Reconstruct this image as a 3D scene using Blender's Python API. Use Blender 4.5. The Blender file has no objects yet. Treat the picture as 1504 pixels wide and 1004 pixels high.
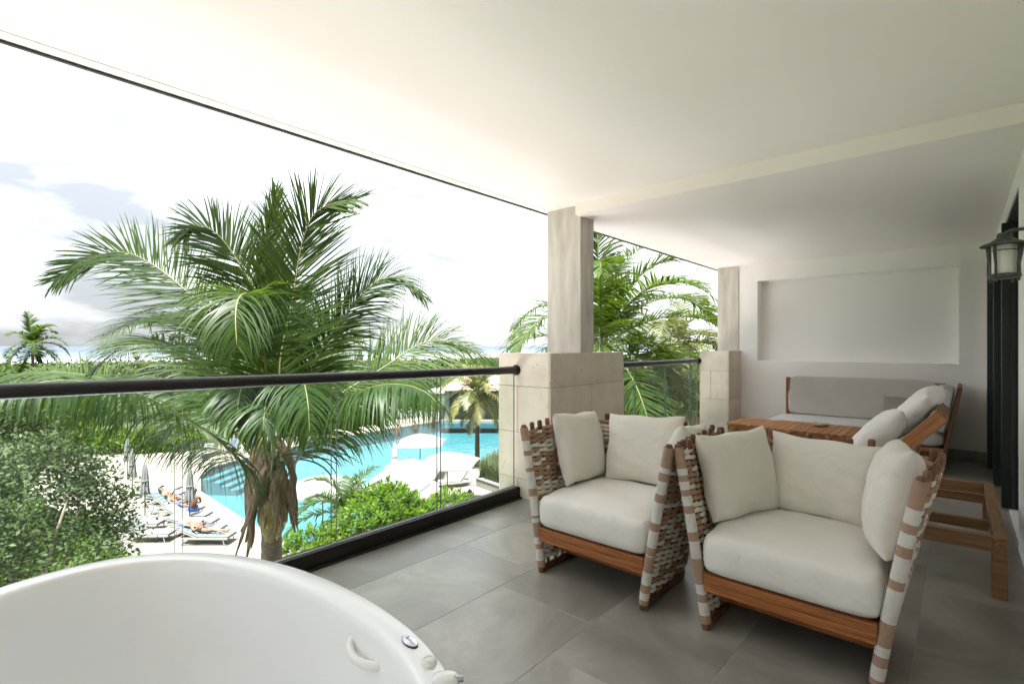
import bpy, bmesh, math, random
import numpy as np
from mathutils import Vector, Matrix

R = math.radians
sc = bpy.context.scene
COL = sc.collection

# ------------------------------------------------------------------ camera
F_PX, CX, Y0, CAM_H = 745.0, 752.0, 508.0, 1.25
YAW = math.atan2(658, 745)
VIEW = (math.cos(YAW), math.sin(YAW))
RIGHT = (math.sin(YAW), -math.cos(YAW))
cam_d = bpy.data.cameras.new('camera')
cam = bpy.data.objects.new('camera', cam_d)
COL.objects.link(cam)
cam.location = (0, 0, CAM_H)
cam.rotation_euler = (R(90), 0, YAW - R(90))
cam_d.sensor_width = 36
cam_d.lens = F_PX / 1504 * 36
cam_d.shift_y = (Y0 - 502) / 1504
cam_d.clip_start = 0.05
cam_d.clip_end = 60000
sc.camera = cam

# ------------------------------------------------------------------ world, sun, exposure
SUN_EL, SUN_AZ = R(70), R(215)      # azimuth measured from +X towards +Y
world = bpy.data.worlds.new('World')
sc.world = world
world.use_nodes = True
wn, wl = world.node_tree.nodes, world.node_tree.links
wn.clear()
w_out = wn.new('ShaderNodeOutputWorld')
w_bg = wn.new('ShaderNodeBackground')
w_sky = wn.new('ShaderNodeTexSky')
w_sky.sky_type = 'NISHITA'
w_sky.sun_disc = False
w_sky.sun_elevation = SUN_EL
w_sky.sun_rotation = R(90) - SUN_AZ
w_sky.air_density = 1.0
w_sky.dust_density = 2.0
w_bg.inputs['Strength'].default_value = 0.12
# thin overcast: a broken white cloud deck over the sky colour
w_tc = wn.new('ShaderNodeTexCoord')
w_map = wn.new('ShaderNodeMapping')
w_map.inputs['Scale'].default_value = (1.0, 1.0, 3.2)
w_map.inputs['Rotation'].default_value = (0, 0, R(-34))
w_map.inputs['Location'].default_value = (0.35, 0.2, 0.1)
w_n = wn.new('ShaderNodeTexNoise')
w_n.inputs['Scale'].default_value = 2.6
w_n.inputs['Detail'].default_value = 7
w_n.inputs['Roughness'].default_value = 0.55
w_r = wn.new('ShaderNodeValToRGB')
w_r.color_ramp.elements[0].position = 0.40
w_r.color_ramp.elements[0].color = (0.60, 0.625, 0.66, 1)
w_r.color_ramp.elements[1].position = 0.66
w_r.color_ramp.elements[1].color = (2.0, 2.03, 2.07, 1)
# an overcast sky is about three times brighter overhead than at the horizon
w_sep = wn.new('ShaderNodeSeparateXYZ')
w_el = wn.new('ShaderNodeMath')
w_el.operation = 'MULTIPLY_ADD'
w_el.inputs[1].default_value = 2.0
w_el.inputs[2].default_value = 1.0
w_cl = wn.new('ShaderNodeMath')
w_cl.operation = 'MAXIMUM'
w_cl.inputs[1].default_value = 0.0
w_sc = wn.new('ShaderNodeVectorMath')
w_sc.operation = 'SCALE'
w_mix = wn.new('ShaderNodeMix')
w_mix.data_type = 'RGBA'
w_mix.inputs[0].default_value = 0.96
wl.new(w_tc.outputs['Generated'], w_map.inputs['Vector'])
wl.new(w_map.outputs['Vector'], w_n.inputs['Vector'])
wl.new(w_n.outputs['Fac'], w_r.inputs['Fac'])
wl.new(w_tc.outputs['Generated'], w_sep.inputs[0])
wl.new(w_sep.outputs['Z'], w_cl.inputs[0])
wl.new(w_cl.outputs[0], w_el.inputs[0])
wl.new(w_r.outputs['Color'], w_sc.inputs[0])
wl.new(w_el.outputs[0], w_sc.inputs['Scale'])
wl.new(w_sky.outputs['Color'], w_mix.inputs[6])
wl.new(w_sc.outputs['Vector'], w_mix.inputs[7])
wl.new(w_mix.outputs[2], w_bg.inputs['Color'])
wl.new(w_bg.outputs['Background'], w_out.inputs['Surface'])

sun_d = bpy.data.lights.new('sun', 'SUN')
sun_d.energy = 4.6
sun_d.angle = R(9)
sun_d.color = (1.0, 0.955, 0.945)
sun = bpy.data.objects.new('sun', sun_d)
COL.objects.link(sun)
sdir = Vector((math.cos(SUN_EL) * math.cos(SUN_AZ), math.cos(SUN_EL) * math.sin(SUN_AZ), math.sin(SUN_EL)))
sun.rotation_euler = sdir.to_track_quat('Z', 'Y').to_euler()
sun.location = (0, 0, 30)

vs = sc.view_settings
vs.view_transform = 'Standard'
vs.look = 'None'
vs.gamma = 1.0
vs.exposure = 2.88
vs.use_curve_mapping = False
cy = sc.cycles
cy.use_denoising = True
cy.max_bounces = 10
cy.diffuse_bounces = 7
cy.glossy_bounces = 4
cy.transmission_bounces = 6
cy.transparent_max_bounces = 24
cy.sample_clamp_indirect = 6.0
cy.caustics_reflective = False
cy.caustics_refractive = False


# ------------------------------------------------------------------ helpers
def lin(r, g, b):
    f = lambda c: (c / 255 / 12.92) if c / 255 <= 0.04045 else ((c / 255 + 0.055) / 1.055) ** 2.4
    return (f(r), f(g), f(b), 1.0)


def pix(px, py, t):
    """a point at depth t along the view axis, seen at photo pixel px, py"""
    a = (px - CX) / F_PX
    b = (Y0 - py) / F_PX
    return Vector(((VIEW[0] + a * RIGHT[0]) * t, (VIEW[1] + a * RIGHT[1]) * t, CAM_H + b * t))


def pixz(px, py, z):
    return pix(px, py, (z - CAM_H) * F_PX / (Y0 - py))


def tag(o, label=None, cat=None, group=None, kind=None):
    if label: o['label'] = label
    if cat: o['category'] = cat
    if group: o['group'] = group
    if kind: o['kind'] = kind
    return o


def thing(name, label, cat, loc=(0, 0, 0), rz=0.0, group=None):
    o = bpy.data.objects.new(name, None)
    COL.objects.link(o)
    o.empty_display_size = 0.1
    o.location = loc
    o.rotation_euler = (0, 0, rz)
    return tag(o, label, cat, group)


def copy_tree(o, parent=None):
    c = o.copy()
    COL.objects.link(c)
    c.parent = parent
    for ch in list(o.children):
        copy_tree(ch, c)
    return c


class MB:
    def __init__(s):
        s.v, s.f, s.m, s.t = [], [], [], []

    def add(s, vs, fs, m=0, tint=0.5):
        b = len(s.v)
        s.v += [tuple(p) for p in vs]
        s.f += [tuple(i + b for i in f) for f in fs]
        s.m += [m] * len(fs)
        s.t += (list(tint) if hasattr(tint, '__len__') else [tint] * len(vs))
        return s

    def box(s, c, d, M=None, m=0, tint=0.5):
        x, y, z = d[0] / 2, d[1] / 2, d[2] / 2
        vs = [Vector((sx * x, sy * y, sz * z)) for sz in (-1, 1) for sy in (-1, 1) for sx in (-1, 1)]
        if M is not None: vs = [M @ p for p in vs]
        vs = [p + Vector(c) for p in vs]
        return s.add(vs, [(0, 2, 3, 1), (4, 5, 7, 6), (0, 1, 5, 4), (2, 6, 7, 3), (0, 4, 6, 2), (1, 3, 7, 5)], m, tint)

    def bb(s, x0, x1, y0, y1, z0, z1, m=0, tint=0.5):
        return s.box(((x0 + x1) / 2, (y0 + y1) / 2, (z0 + z1) / 2), (x1 - x0, y1 - y0, z1 - z0), None, m, tint)

    def tube(s, pts, rad, n=8, caps=True, m=0, tint=0.5, up=None, flat=1.0):
        pts = [Vector(p) for p in pts]
        k = len(pts)
        rad = rad if hasattr(rad, '__len__') else [rad] * k
        b = len(s.v)
        prev = None
        for i, p in enumerate(pts):
            T = (pts[min(i + 1, k - 1)] - pts[max(i - 1, 0)]).normalized()
            if prev is None:
                u = Vector(up) if up else (Vector((0, 0, 1)) if abs(T.z) < 0.9 else Vector((1, 0, 0)))
            else:
                u = prev
            u = (u - T * u.dot(T)).normalized()
            prev = u
            w = T.cross(u)
            for j in range(n):
                a = 2 * math.pi * j / n
                q = p + (u * math.cos(a) + w * math.sin(a) * flat) * rad[i]
                s.v.append(tuple(q))
                s.t.append(tint[i] if hasattr(tint, '__len__') else tint)
        for i in range(k - 1):
            for j in range(n):
                a0, a1 = b + i * n + j, b + i * n + (j + 1) % n
                s.f.append((a0, a0 + n, a1 + n, a1)[::-1])
                s.m.append(m)
        if caps:
            s.f.append(tuple(b + j for j in range(n))[::-1]); s.m.append(m)
            s.f.append(tuple(b + (k - 1) * n + j for j in range(n))); s.m.append(m)
        return s

    def lathe(s, prof, n=24, c=(0, 0, 0), m=0, tint=0.5, sx=1.0, sy=1.0):
        b = len(s.v)
        for r, z in prof:
            for j in range(n):
                a = 2 * math.pi * j / n
                s.v.append((c[0] + r * sx * math.cos(a), c[1] + r * sy * math.sin(a), c[2] + z))
                s.t.append(tint)
        for i in range(len(prof) - 1):
            for j in range(n):
                a0, a1 = b + i * n + j, b + i * n + (j + 1) % n
                s.f.append((a0, a1, a1 + n, a0 + n)); s.m.append(m)
        return s

    def build(s, name, mats, parent=None, smooth=False, bevel=0.0, seg=2, angle=None):
        me = bpy.data.meshes.new(name)
        me.from_pydata(s.v, [], s.f)
        mats = mats if isinstance(mats, (list, tuple)) else [mats]
        for m in mats: me.materials.append(m)
        if len(mats) > 1: me.polygons.foreach_set('material_index', s.m)
        at = me.attributes.new('tint', 'FLOAT', 'POINT')
        at.data.foreach_set('value', s.t)
        if smooth: me.polygons.foreach_set('use_smooth', [True] * len(s.f))
        me.update()
        if angle: me.set_sharp_from_angle(angle=angle)
        return mkobj(name, me, parent, bevel, seg)


def mkobj(name, me, parent=None, bevel=0.0, seg=2):
    o = bpy.data.objects.new(name, me)
    COL.objects.link(o)
    if parent is not None: o.parent = parent
    if bevel:
        b = o.modifiers.new('bevel', 'BEVEL')
        b.width = bevel
        b.segments = seg
        b.limit_method = 'ANGLE'
        b.harden_normals = False
    return o


def np_mesh(name, V, Q, tint, mat, parent=None, smooth=False):
    """mesh from numpy: V (n,3), Q (m,4) quads, tint (n,)"""
    me = bpy.data.meshes.new(name)
    V = np.ascontiguousarray(V, dtype=np.float32)
    Q = np.ascontiguousarray(Q, dtype=np.int32)
    m, k = Q.shape
    me.vertices.add(len(V)); me.vertices.foreach_set('co', V.ravel())
    me.loops.add(m * k); me.loops.foreach_set('vertex_index', Q.ravel())
    me.polygons.add(m)
    me.polygons.foreach_set('loop_start', np.arange(0, m * k, k, dtype=np.int32))
    me.polygons.foreach_set('loop_total', np.full(m, k, dtype=np.int32))
    at = me.attributes.new('tint', 'FLOAT', 'POINT')
    at.data.foreach_set('value', np.ascontiguousarray(tint, dtype=np.float32))
    if smooth: me.polygons.foreach_set('use_smooth', np.ones(m, dtype=bool))
    me.materials.append(mat)
    me.update(calc_edges=True)
    me.validate()
    return mkobj(name, me, parent)


# ------------------------------------------------------------------ materials
def mat_base(name):
    m = bpy.data.materials.new(name)
    m.use_nodes = True
    nt = m.node_tree
    return m, nt, nt.nodes, nt.links, nt.nodes['Principled BSDF']


def ramp(nd, stops):
    r = nd.new('ShaderNodeValToRGB')
    while len(r.color_ramp.elements) < len(stops): r.color_ramp.elements.new(0.5)
    for e, (p, c) in zip(r.color_ramp.elements, stops):
        e.position = p
        e.color = c
    return r


def simple(name, c1, c2=None, scale=6.0, rough=0.6, bump=0.0, bscale=60.0, spec=0.5, coat=0.0, metal=0.0,
           stretch=(1, 1, 1), detail=5, lo=0.35, hi=0.65, per_obj=0.0, coord='Object'):
    m, nt, nd, lk, p = mat_base(name)
    p.inputs['Roughness'].default_value = rough
    p.inputs['Specular IOR Level'].default_value = spec
    p.inputs['Coat Weight'].default_value = coat
    p.inputs['Metallic'].default_value = metal
    tc = nd.new('ShaderNodeTexCoord')
    mp = nd.new('ShaderNodeMapping')
    mp.inputs['Scale'].default_value = stretch
    lk.new(tc.outputs[coord], mp.inputs['Vector'])
    n = nd.new('ShaderNodeTexNoise')
    n.inputs['Scale'].default_value = scale
    n.inputs['Detail'].default_value = detail
    lk.new(mp.outputs['Vector'], n.inputs['Vector'])
    if c2 is None: c2 = tuple(x * 0.88 for x in c1[:3]) + (1,)
    r = ramp(nd, [(lo, c1), (hi, c2)])
    lk.new(n.outputs['Fac'], r.inputs['Fac'])
    colr = r.outputs['Color']
    if per_obj:
        oi = nd.new('ShaderNodeObjectInfo')
        hs = nd.new('ShaderNodeHueSaturation')
        mr = nd.new('ShaderNodeMapRange')
        mr.inputs['To Min'].default_value = 1 - per_obj
        mr.inputs['To Max'].default_value = 1 + per_obj
        lk.new(oi.outputs['Random'], mr.inputs['Value'])
        lk.new(mr.outputs['Result'], hs.inputs['Value'])
        lk.new(colr, hs.inputs['Color'])
        colr = hs.outputs['Color']
    lk.new(colr, p.inputs['Base Color'])
    if bump:
        n2 = nd.new('ShaderNodeTexNoise')
        n2.inputs['Scale'].default_value = bscale
        n2.inputs['Detail'].default_value = 4
        lk.new(mp.outputs['Vector'], n2.inputs['Vector'])
        b = nd.new('ShaderNodeBump')
        b.inputs['Strength'].default_value = bump
        b.inputs['Distance'].default_value = 0.01
        lk.new(n2.outputs['Fac'], b.inputs['Height'])
        lk.new(b.outputs['Normal'], p.inputs['Normal'])
    return m


def wood(name, c1, c2, axis=0, scale=5.0, rough=0.5, per_obj=0.18):
    st = [14, 14, 14]
    st[axis] = 0.9
    m = simple(name, c1, c2, scale=scale, rough=rough, bump=0.12, bscale=9.0, stretch=tuple(st), detail=6, lo=0.3, hi=0.72,
               per_obj=per_obj)
    return m


def fabric(name, c1, c2, weave=900.0, rough=0.9, bump=0.12, crease=0.0):
    m = simple(name, c1, c2, scale=3.0, rough=rough, bump=bump, bscale=weave, spec=0.15, lo=0.3, hi=0.7)
    p = m.node_tree.nodes['Principled BSDF']
    p.inputs['Sheen Weight'].default_value = 0.12
    if crease:
        nd, lk = m.node_tree.nodes, m.node_tree.links
        tc = nd.new('ShaderNodeTexCoord')
        cn = nd.new('ShaderNodeTexNoise')
        cn.inputs['Scale'].default_value = 6.5
        cn.inputs['Detail'].default_value = 3
        cn.inputs['Distortion'].default_value = 1.6
        lk.new(tc.outputs['Object'], cn.inputs['Vector'])
        cb = nd.new('ShaderNodeBump')
        cb.inputs['Strength'].default_value = crease
        cb.inputs['Distance'].default_value = 0.03
        lk.new(cn.outputs['Fac'], cb.inputs['Height'])
        ob = next(n for n in nd if n.bl_idname == 'ShaderNodeBump' and n != cb)
        lk.new(cb.outputs['Normal'], ob.inputs['Normal'])
    return m


def leafmat(name, dark, light, trans, tfac=0.3, rough=0.45, spec=0.4):
    m, nt, nd, lk, p = mat_base(name)
    out = nd['Material Output']
    at = nd.new('ShaderNodeAttribute')
    at.attribute_name = 'tint'
    r = ramp(nd, [(0.0, dark), (1.0, light)])
    lk.new(at.outputs['Fac'], r.inputs['Fac'])
    lk.new(r.outputs['Color'], p.inputs['Base Color'])
    p.inputs['Roughness'].default_value = rough
    p.inputs['Specular IOR Level'].default_value = spec
    tr = nd.new('ShaderNodeBsdfTranslucent')
    mx = nd.new('ShaderNodeMix')
    mx.data_type = 'RGBA'
    mx.blend_type = 'MIX'
    mx.inputs[0].default_value = 0.6
    mx.inputs[7].default_value = trans
    lk.new(r.outputs['Color'], mx.inputs[6])
    lk.new(mx.outputs[2], tr.inputs['Color'])
    ms = nd.new('ShaderNodeMixShader')
    ms.inputs['Fac'].default_value = tfac
    lk.new(p.outputs['BSDF'], ms.inputs[1])
    lk.new(tr.outputs['BSDF'], ms.inputs[2])
    lk.new(ms.outputs['Shader'], out.inputs['Surface'])
    return m


def stripes(name, c1, c2, attr='tint', bump=0.4, wave=260.0):
    """rope: colour follows the dyed yarn (tint), with fine twist relief"""
    m, nt, nd, lk, p = mat_base(name)
    at = nd.new('ShaderNodeAttribute')
    at.attribute_name = attr
    r = ramp(nd, [(0.30, c1), (0.45, c2)])
    r.color_ramp.interpolation = 'LINEAR'
    lk.new(at.outputs['Fac'], r.inputs['Fac'])
    tc = nd.new('ShaderNodeTexCoord')
    n = nd.new('ShaderNodeTexNoise')
    n.inputs['Scale'].default_value = 40
    lk.new(tc.outputs['Object'], n.inputs['Vector'])
    mx = nd.new('ShaderNodeMix')
    mx.data_type = 'RGBA'
    mx.blend_type = 'MULTIPLY'
    mx.inputs[0].default_value = 0.35
    lk.new(r.outputs['Color'], mx.inputs[6])
    lk.new(n.outputs['Color'], mx.inputs[7])
    gm = nd.new('ShaderNodeHueSaturation')
    gm.inputs['Saturation'].default_value = 0.9
    gm.inputs['Value'].default_value = 1.12
    lk.new(mx.outputs[2], gm.inputs['Color'])
    lk.new(gm.outputs['Color'], p.inputs['Base Color'])
    p.inputs['Roughness'].default_value = 0.85
    p.inputs['Specular IOR Level'].default_value = 0.2
    w = nd.new('ShaderNodeTexWave')
    w.bands_direction = 'Z'
    w.inputs['Scale'].default_value = wave
    w.inputs['Distortion'].default_value = 2.0
    w.inputs['Detail'].default_value = 2
    lk.new(tc.outputs['Object'], w.inputs['Vector'])
    b = nd.new('ShaderNodeBump')
    b.inputs['Strength'].default_value = bump
    b.inputs['Distance'].default_value = 0.003
    lk.new(w.outputs['Fac'], b.inputs['Height'])
    lk.new(b.outputs['Normal'], p.inputs['Normal'])
    return m


def glassmat(name, tint_c, rough=0.0, base=0.05):
    m, nt, nd, lk, p = mat_base(name)
    out = nd['Material Output']
    nd.remove(p)
    tr = nd.new('ShaderNodeBsdfTransparent')
    tr.inputs['Color'].default_value = tint_c
    gl = nd.new('ShaderNodeBsdfGlossy')
    gl.inputs['Roughness'].default_value = rough
    fr = nd.new('ShaderNodeFresnel')
    fr.inputs['IOR'].default_value = 1.45
    ms = nd.new('ShaderNodeMixShader')
    geo = nd.new('ShaderNodeNewGeometry')
    inv = nd.new('ShaderNodeMath')
    inv.operation = 'SUBTRACT'
    inv.inputs[0].default_value = 1.0
    mul = nd.new('ShaderNodeMath')
    mul.operation = 'MULTIPLY'
    lk.new(geo.outputs['Backfacing'], inv.inputs[1])
    lk.new(inv.outputs[0], mul.inputs[0])
    lk.new(fr.outputs['Fac'], mul.inputs[1])
    lk.new(mul.outputs[0], ms.inputs['Fac'])
    lk.new(tr.outputs['BSDF'], ms.inputs[1])
    lk.new(gl.outputs['BSDF'], ms.inputs[2])
    lk.new(ms.outputs['Shader'], out.inputs['Surface'])
    return m


M = {}
M['paint'] = simple('off_white_paint', (0.915, 0.875, 0.838, 1), (0.898, 0.857, 0.82, 1), scale=1.5, rough=0.85, bump=0.03, bscale=120, spec=0.2, coord='Object')
M['wallpaint'] = simple('white_wall_paint', (0.925, 0.905, 0.89, 1), (0.91, 0.89, 0.875, 1), scale=1.2, rough=0.85, bump=0.03, bscale=120, spec=0.2)
M['trim_dark'] = simple('dark_edge_trim', (0.035, 0.037, 0.037, 1), (0.05, 0.05, 0.05, 1), rough=0.6)
M['tile'] = None
M['grout'] = simple('pale_grout', (0.37, 0.36, 0.345, 1), (0.31, 0.30, 0.285, 1), scale=20, rough=0.9)
M['stone'] = None
M['concrete'] = simple('brushed_concrete_plaster', (0.64, 0.605, 0.545, 1), (0.44, 0.415, 0.375, 1), scale=3.0, rough=0.85, bump=0.1, bscale=14, stretch=(5, 5, 0.9), detail=8, lo=0.3, hi=0.75)
M['bronze'] = simple('dark_bronze_metal', (0.008, 0.007, 0.006, 1), (0.011, 0.0095, 0.008, 1), scale=4, rough=0.38, spec=0.4)
M['bronze2'] = simple('dark_bronze_channel', (0.010, 0.008, 0.0065, 1), (0.016, 0.012, 0.0095, 1), scale=2, rough=0.45, spec=0.35)
M['glass'] = glassmat('clear_green_glass', (0.93, 0.975, 0.95, 1))
M['glassedge'] = simple('green_glass_edge', (0.035, 0.06, 0.055, 1), (0.06, 0.09, 0.085, 1), rough=0.15)
M['seal'] = simple('grey_glass_seal', (0.45, 0.44, 0.45, 1), rough=0.5)
M['acrylic'] = simple('white_acrylic', (0.83, 0.845, 0.865, 1), (0.82, 0.835, 0.855, 1), scale=1, rough=0.16, spec=0.5, coat=0.3)
M['plastic'] = simple('ivory_plastic', (0.80, 0.80, 0.785, 1), (0.77, 0.77, 0.755, 1), rough=0.3)
M['chrome'] = simple('brushed_chrome', (0.55, 0.57, 0.62, 1), (0.45, 0.47, 0.54, 1), rough=0.22, metal=1.0)
M['darkplastic'] = simple('dark_badge_rim', (0.03, 0.035, 0.05, 1), rough=0.3)
M['ink'] = simple('white_badge_lettering', (0.85, 0.85, 0.87, 1), rough=0.4)
M['teak'] = wood('teak_grain_x', lin(182, 114, 58), lin(126, 72, 34), 1)
M['teak_x'] = wood('teak_grain_lengthwise', lin(178, 122, 72), lin(140, 90, 50), 0)
M['teak_z'] = wood('teak_grain_upright', lin(160, 104, 60), lin(112, 68, 38), 2)
M['teak_y'] = wood('teak_grain_crosswise', lin(172, 118, 70), lin(132, 84, 46), 1)
M['teak_old'] = wood('weathered_teak', lin(146, 112, 76), lin(108, 78, 50), 1)
M['teak_old_x'] = wood('weathered_teak_x', lin(146, 112, 76), lin(108, 78, 50), 0)
M['stave'] = wood('brown_stave_wood', lin(124, 82, 56), lin(80, 52, 36), 2, per_obj=0.3)
M['rope'] = stripes('woven_rope', lin(234, 227, 212), lin(178, 142, 114))
M['ropewrap'] = stripes('wrapped_rope', lin(230, 227, 220), lin(182, 148, 124), wave=420.0, bump=0.5)
M['cushion'] = fabric('greige_canvas', (0.70, 0.675, 0.615, 1), (0.665, 0.64, 0.58, 1), crease=0.32, bump=0.2)
M['seatcloth'] = fabric('cream_canvas', (0.755, 0.74, 0.70, 1), (0.72, 0.705, 0.665, 1), crease=0.22, bump=0.2)
M['sofacloth'] = fabric('grey_linen', (0.56, 0.53, 0.49, 1), (0.50, 0.47, 0.435, 1), weave=500, bump=0.3)
M['sofaseat'] = fabric('light_grey_linen', (0.60, 0.59, 0.585, 1), (0.55, 0.54, 0.535, 1), weave=500, bump=0.3)
M['whitecloth'] = fabric('white_cotton', (0.80, 0.775, 0.75, 1), (0.77, 0.745, 0.72, 1), crease=0.5)
M['greypillow'] = fabric('taupe_grey_cotton', (0.27, 0.255, 0.225, 1), (0.23, 0.215, 0.19, 1), crease=0.6)
M['sling'] = fabric('pale_blue_sling', (0.68, 0.73, 0.74, 1), (0.62, 0.68, 0.69, 1))
M['doormetal'] = simple('black_green_door_metal', (0.006, 0.013, 0.010, 1), (0.010, 0.018, 0.014, 1), rough=0.3)
M['verdigris'] = simple('weathered_green_black_iron', (0.055, 0.062, 0.052, 1), (0.10, 0.11, 0.095, 1), scale=18, rough=0.6, bump=0.2)
M['frost'] = simple('frosted_lamp_glass', (0.80, 0.79, 0.72, 1), (0.78, 0.77, 0.70, 1), rough=0.4)
M['roomwall'] = simple('dim_room_wall', (0.7, 0.68, 0.65, 1), rough=0.9)
M['bounce_curtain'] = fabric('white_bounce_curtain', (0.80, 0.79, 0.77, 1), (0.76, 0.75, 0.73, 1))
M['shell'] = simple('speckled_shell_stone', (0.62, 0.56, 0.46, 1), (0.42, 0.36, 0.28, 1), scale=26, rough=0.6, bump=0.3)
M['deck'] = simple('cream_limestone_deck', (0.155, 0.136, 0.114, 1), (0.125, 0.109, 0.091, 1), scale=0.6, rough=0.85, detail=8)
M['sand'] = simple('warm_bounce_sand', (0.40, 0.345, 0.29, 1), (0.34, 0.29, 0.24, 1), scale=0.8, rough=0.95, detail=8)
M['terrace'] = simple('white_bounce_threshold_stone', (0.79, 0.785, 0.785, 1), (0.74, 0.735, 0.735, 1), scale=0.8, rough=0.85, detail=8)  # kept very white for the added bounce paving; the door threshold shares it
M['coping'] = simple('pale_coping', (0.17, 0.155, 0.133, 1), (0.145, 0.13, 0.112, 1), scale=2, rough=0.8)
M['pooltile'] = simple('turquoise_pool_plaster', (0.026, 0.105, 0.120, 1), (0.021, 0.092, 0.107, 1), scale=0.5, rough=0.7)
M['poolstep'] = simple('dark_step_edge', (0.02, 0.11, 0.14, 1), (0.016, 0.095, 0.12, 1), scale=1, rough=0.7)
M['soil'] = simple('dark_planting_soil', (0.030, 0.045, 0.012, 1), (0.018, 0.03, 0.008, 1), scale=0.15, rough=1.0, detail=8)
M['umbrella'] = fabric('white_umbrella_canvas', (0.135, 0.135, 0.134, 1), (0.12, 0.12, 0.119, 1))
M['grey_canvas'] = fabric('grey_brown_canvas', (0.40, 0.35, 0.31, 1), (0.33, 0.29, 0.25, 1))
M['pole'] = simple('dark_pole', (0.09, 0.07, 0.055, 1), rough=0.5)
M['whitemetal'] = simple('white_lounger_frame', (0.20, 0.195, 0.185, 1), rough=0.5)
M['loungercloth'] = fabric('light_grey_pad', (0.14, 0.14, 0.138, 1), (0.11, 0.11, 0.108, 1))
M['skin'] = simple('sunlit_skin', (0.14, 0.066, 0.042, 1), (0.12, 0.053, 0.033, 1), scale=8, rough=0.55)
M['hair_dark'] = simple('dark_hair', (0.02, 0.014, 0.01, 1), rough=0.6)
M['hair_blond'] = simple('blond_hair', (0.33, 0.16, 0.06, 1), rough=0.6)
M['swim_dark'] = simple('dark_swimwear', (0.02, 0.025, 0.045, 1), rough=0.8)
M['swim_blue'] = simple('blue_swim_shorts', (0.02, 0.06, 0.24, 1), rough=0.8)
M['straw'] = simple('straw_hat_weave', (0.50, 0.33, 0.17, 1), (0.40, 0.25, 0.12, 1), scale=60, rough=0.9)
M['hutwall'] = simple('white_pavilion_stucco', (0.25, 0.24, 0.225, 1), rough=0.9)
M['hutdark'] = simple('dark_pavilion_wall', (0.05, 0.06, 0.055, 1), rough=0.8)
M['roofpeach'] = simple('pale_terracotta_roof', (0.36, 0.25, 0.19, 1), (0.30, 0.20, 0.15, 1), scale=3, rough=0.9, stretch=(1, 8, 1))
M['thatch'] = simple('mossy_thatch', (0.10, 0.075, 0.022, 1), (0.045, 0.05, 0.014, 1), scale=5, rough=1.0, bump=0.6, bscale=50)
M['bark'] = simple('palm_bark', (0.12, 0.088, 0.062, 1), (0.055, 0.04, 0.028, 1), scale=5, rough=0.95, bump=0.5, bscale=20, stretch=(2, 2, 14))
M['treebark'] = simple('grey_tree_bark', (0.20, 0.16, 0.12, 1), (0.11, 0.09, 0.065, 1), scale=6, rough=0.95, bump=0.5, bscale=30)
M['sheath'] = simple('dry_brown_sheath', (0.15, 0.10, 0.062, 1), (0.065, 0.042, 0.026, 1), scale=4, rough=0.9, bump=0.5, bscale=40, stretch=(10, 10, 1.2))
M['petiole'] = leafmat('green_petiole', (0.0390, 0.0546, 0.0125, 1), (0.1287, 0.1170, 0.0390, 1), (0.1357, 0.1473, 0.0417, 1), 0.05, 0.5)
M['bootyellow'] = simple('yellow_green_boot', (0.20, 0.14, 0.03, 1), (0.09, 0.075, 0.025, 1), scale=5, rough=0.7)
M['palm'] = leafmat('coconut_leaf', (0.0075, 0.0247, 0.0058, 1), (0.0424, 0.0726, 0.0071, 1), (0.0796, 0.1371, 0.0088, 1), 0.36, 0.48, 0.25)
M['palm_far'] = leafmat('yellowing_palm_leaf', (0.0407, 0.0631, 0.0182, 1), (0.1493, 0.1262, 0.0312, 1), (0.1357, 0.1515, 0.0312, 1), 0.3, 0.5)
M['leaf_grey'] = leafmat('grey_green_leaf', (0.0117, 0.0271, 0.0064, 1), (0.0615, 0.0886, 0.0253, 1), (0.0724, 0.1131, 0.0271, 1), 0.25, 0.6, 0.25)
M['leaf_bright'] = leafmat('bright_green_leaf', (0.0138, 0.0481, 0.0025, 1), (0.0987, 0.1630, 0.0068, 1), (0.1287, 0.2231, 0.0068, 1), 0.34, 0.5, 0.22)
M['leaf_mid'] = leafmat('mid_green_leaf', (0.0101, 0.0281, 0.0051, 1), (0.0507, 0.0796, 0.0109, 1), (0.0702, 0.1170, 0.0125, 1), 0.25, 0.6, 0.2)
M['leaf_yellow'] = leafmat('yellow_green_leaf', (0.0374, 0.0702, 0.0066, 1), (0.1591, 0.1732, 0.0150, 1), (0.1778, 0.2153, 0.0150, 1), 0.35, 0.6, 0.2)
M['grass'] = leafmat('fountain_grass_blade', (0.0271, 0.0463, 0.0156, 1), (0.0995, 0.1178, 0.0417, 1), (0.0995, 0.1262, 0.0312, 1), 0.2, 0.6)


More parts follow.
